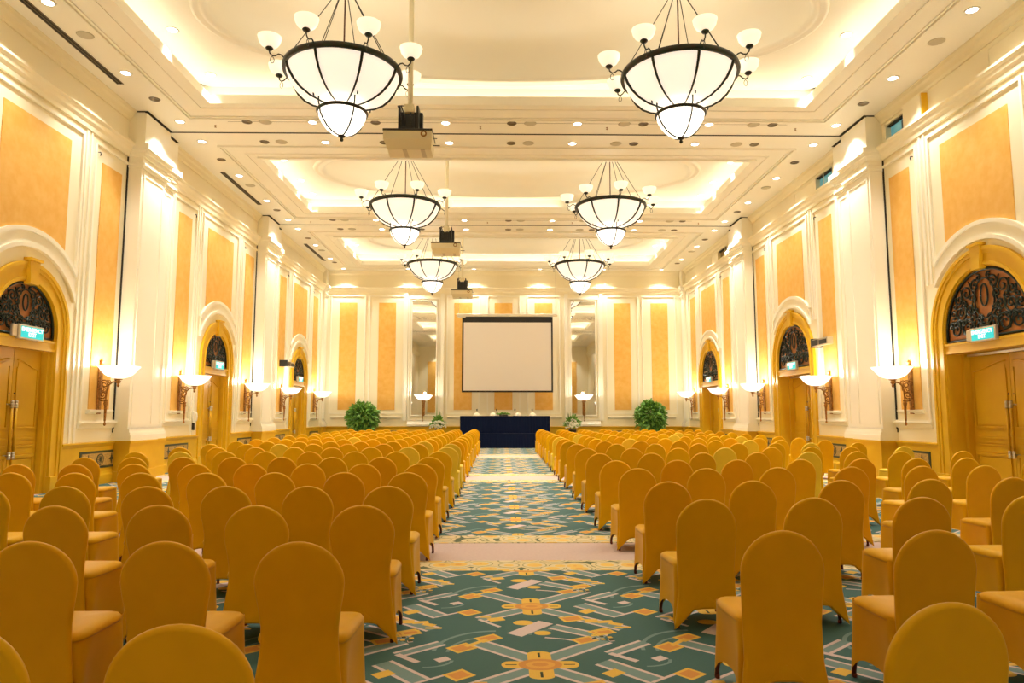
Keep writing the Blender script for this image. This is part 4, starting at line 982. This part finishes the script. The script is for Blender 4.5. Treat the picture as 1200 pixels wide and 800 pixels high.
# potted shrubs
def shrub(label, x, y, w, h, zc):
    t = thing('potted_shrub', label, 'plant', (x, y, 0), 0, 'round potted shrubs by the end wall')
    m = MB(); m.lathe([(0, 0), (.17, 0), (.19, .05), (.25, .42), (.27, .46), (.24, .46), (.22, .40), (0, .40)], 24); m.obj('pot', pot_m, t)
    m = MB(); m.tube([(0, 0, .4), (.02, 0, .7), (-.01, 0, zc)], .03, 8)
    for k in range(9):
        a = k*2.4; m.tube([(0, 0, .7+.04*k), (math.cos(a)*w*.35, math.sin(a)*w*.35, zc+(k % 3-1)*h*.4)], .012, 5)
    m.obj('stem', brass, t)
    def cf():
        while True:
            v = Vector((rnd.gauss(0, 1), rnd.gauss(0, 1), rnd.gauss(0, 1))).normalized(); r = (.55+.45*rnd.random())*(1+.08*math.sin(5*v.x+3*v.z)+.06*math.sin(9*v.y))
            lo = 1.0 if v.z > -.2 else .95
            return Vector((v.x*w*r*lo, v.y*w*r*lo, zc+v.z*h*r)), v
    m = MB(); leaves(m, 2600, cf, .22); m.obj('foliage', leafA, t, fix=False)
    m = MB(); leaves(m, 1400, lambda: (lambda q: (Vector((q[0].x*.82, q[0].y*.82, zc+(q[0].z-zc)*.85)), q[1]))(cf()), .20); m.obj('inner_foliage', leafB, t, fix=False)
shrub('bushy round green shrub in a pot by the end wall, left of the stage', -6.62, 34.1, .72, .66, 1.42)
shrub('bushy round green shrub in a pot by the end wall, right of the stage', 7.17, 34.1, .70, .70, 1.44)
# flower arrangements on stands
def flowers(label, x, y, flip):
    t = thing('flower_arrangement', label, 'flowers', (x, y, 0), 0, 'white flower arrangements beside the stage')
    m = MB(); m.lathe([(0, 0), (.20, 0), (.20, .03), (.05, .06), (.035, .6), (.06, .62), (.16, .66), (.20, .78), (.17, .80), (0, .80)], 20); m.obj('pedestal', pot_m, t)
    def cf():
        a = rnd.uniform(0, 2*PI); e = rnd.uniform(.15, 1.4); v = Vector((math.cos(a)*math.cos(e), math.sin(a)*math.cos(e), math.sin(e))); r = rnd.uniform(.35, 1); return Vector((v.x*.34*r, v.y*.28*r, .88+v.z*.50*r)), Vector((v.x, v.y, v.z+.6))
    m = MB(); leaves(m, 380, cf, .22); m.obj('foliage', leafA, t, fix=False)
    for k in range(10):
        a = rnd.uniform(-1, 1); b2 = rnd.uniform(-.08, .08); h = rnd.uniform(1.5, 2.15) if k % 2 else rnd.uniform(1.35, 1.7); sg = -.10 if flip else -.02
        m = MB(); w = .035 if k % 2 == 0 else .014
        m.tube([(a*.10, b2, .85), (a*.14+sg*.5, b2, 1.15), (a*.17+sg, b2, h)], [w*.6, w, .004], 5, smooth=False); m.obj('spike_leaf', leafA if k % 3 else leafB, t)
    for k in range(70):
        a = rnd.uniform(0, PI); r = rnd.uniform(.1, 1); p = Vector((math.cos(a)*.42*r, -.16-.16*math.sin(a), rnd.uniform(.84, 1.12)+.25*(1-r)*rnd.random())); m = MB()
        m.lathe([(0, -.012), (.035, 0), (.05, .03), (.025, .045), (0, .04)], 7, p); m.obj('blossom', petal, t)
flowers('white flower arrangement with tall green spikes left of the navy table', -3.05, 34.4, False)
flowers('white flower arrangement with tall green spikes right of the navy table', 3.42, 34.4, True)

# wall loudspeakers, phone and switches
m = MB(); m.bbox(.12, .30, -.30, .62, -.10, .10, .01); b1 = m.mesh('cabinet', silver)
m = MB(); m.bbox(.30, .315, -.26, .06, -.08, .08, .003); m.bbox(.30, .315, .16, .58, -.07, .05, .003); b2 = m.mesh('grille', black)
m = MB(); m.bbox(0, .20, -.38, .10, -.06, .06, .008); m.bbox(.0, .30, -.40, -.29, -.12, .14, .006); b3 = m.mesh('bracket', black)
WSP = ('wall_speaker', 'speaker', [('cabinet', b1, [('grille', b2)]), ('bracket', b3)])
place(WSP, 'slim dark horizontal wall speaker above a sconce on the left wall', (XL+.02, 28.75, 3.55), 0, 'slim wall speakers')
place(WSP, 'slim dark horizontal wall speaker above a sconce on the right wall', (XR-.02, 19.75, 3.55), PI, 'slim wall speakers')
ph = thing('wall_telephone', 'pale telephone handset hung beside the middle left-wall door', 'telephone', (XL, 20.62, 1.32))
m = MB(); m.bbox(0, .05, -.05, .05, -.02, .30, .01); m.obj('cradle', plastic_w, ph)
m = MB(); m.tube([(.06, .03, .0), (.11, .03, .04), (.12, .03, .14), (.11, .03, .24), (.06, .03, .28)], .018, 8); m.obj('handset', plastic_w, ph)
m = MB(); m.bbox(0, .07, -.035, .035, -.24, -.03, .01); m.obj('lower_box', dark_metal, ph)
for k, (yy, nm) in enumerate([(BAYS[2]-1.75+.0, 'near the middle right-wall door'), (BAYS[2]+3.55, 'beyond the second right-wall sconce')]):
    s = thing('light_switch', 'small white switch plate on the right wall, '+nm, 'switch', (XR-.0, yy, 1.5))
    m = MB(); m.bbox(-.02, 0, -.09, .09, -.07, .07, .004); m.obj('plate', plastic_w, s)
    m = MB(); m.bbox(-.028, -.018, -.03, .03, -.03, .03, .003); m.obj('rocker', plastic_w, s)

# ------------------------------------------------------------------ camera
f = 830.0; vx, vy = 588.0, 485.0
th = math.atan2(vy-400, f); psi = math.atan((600-vx)/f*math.cos(th))
Fw = Vector((math.sin(psi)*math.cos(th), math.cos(psi)*math.cos(th), math.sin(th))); Rt = Vector((math.cos(psi), -math.sin(psi), 0)); Up = Rt.cross(Fw)
cd = bpy.data.cameras.new('camera'); cam = bpy.data.objects.new('camera', cd); COL.objects.link(cam)
cd.sensor_width = 36; cd.lens = f/1200*36; cd.clip_start = .05; cd.clip_end = 200
cam.matrix_world = Matrix(((Rt.x, Up.x, -Fw.x, 0), (Rt.y, Up.y, -Fw.y, 0), (Rt.z, Up.z, -Fw.z, 1.54), (0, 0, 0, 1)))
SC.camera = cam

# ------------------------------------------------------------------ world, view
wd = bpy.data.worlds.new('world'); SC.world = wd; wd.use_nodes = True
wd.node_tree.nodes['Background'].inputs[0].default_value = (1, .9, .7, 1); wd.node_tree.nodes['Background'].inputs[1].default_value = .05
vs = SC.view_settings; vs.view_transform = 'Standard'; vs.look = 'None'; vs.gamma = 1; vs.use_curve_mapping = False; vs.exposure = .86
cy = SC.cycles; cy.use_denoising = True; cy.max_bounces = 10; cy.diffuse_bounces = 6; cy.glossy_bounces = 3; cy.sample_clamp_indirect = 6; cy.caustics_reflective = False; cy.caustics_refractive = False
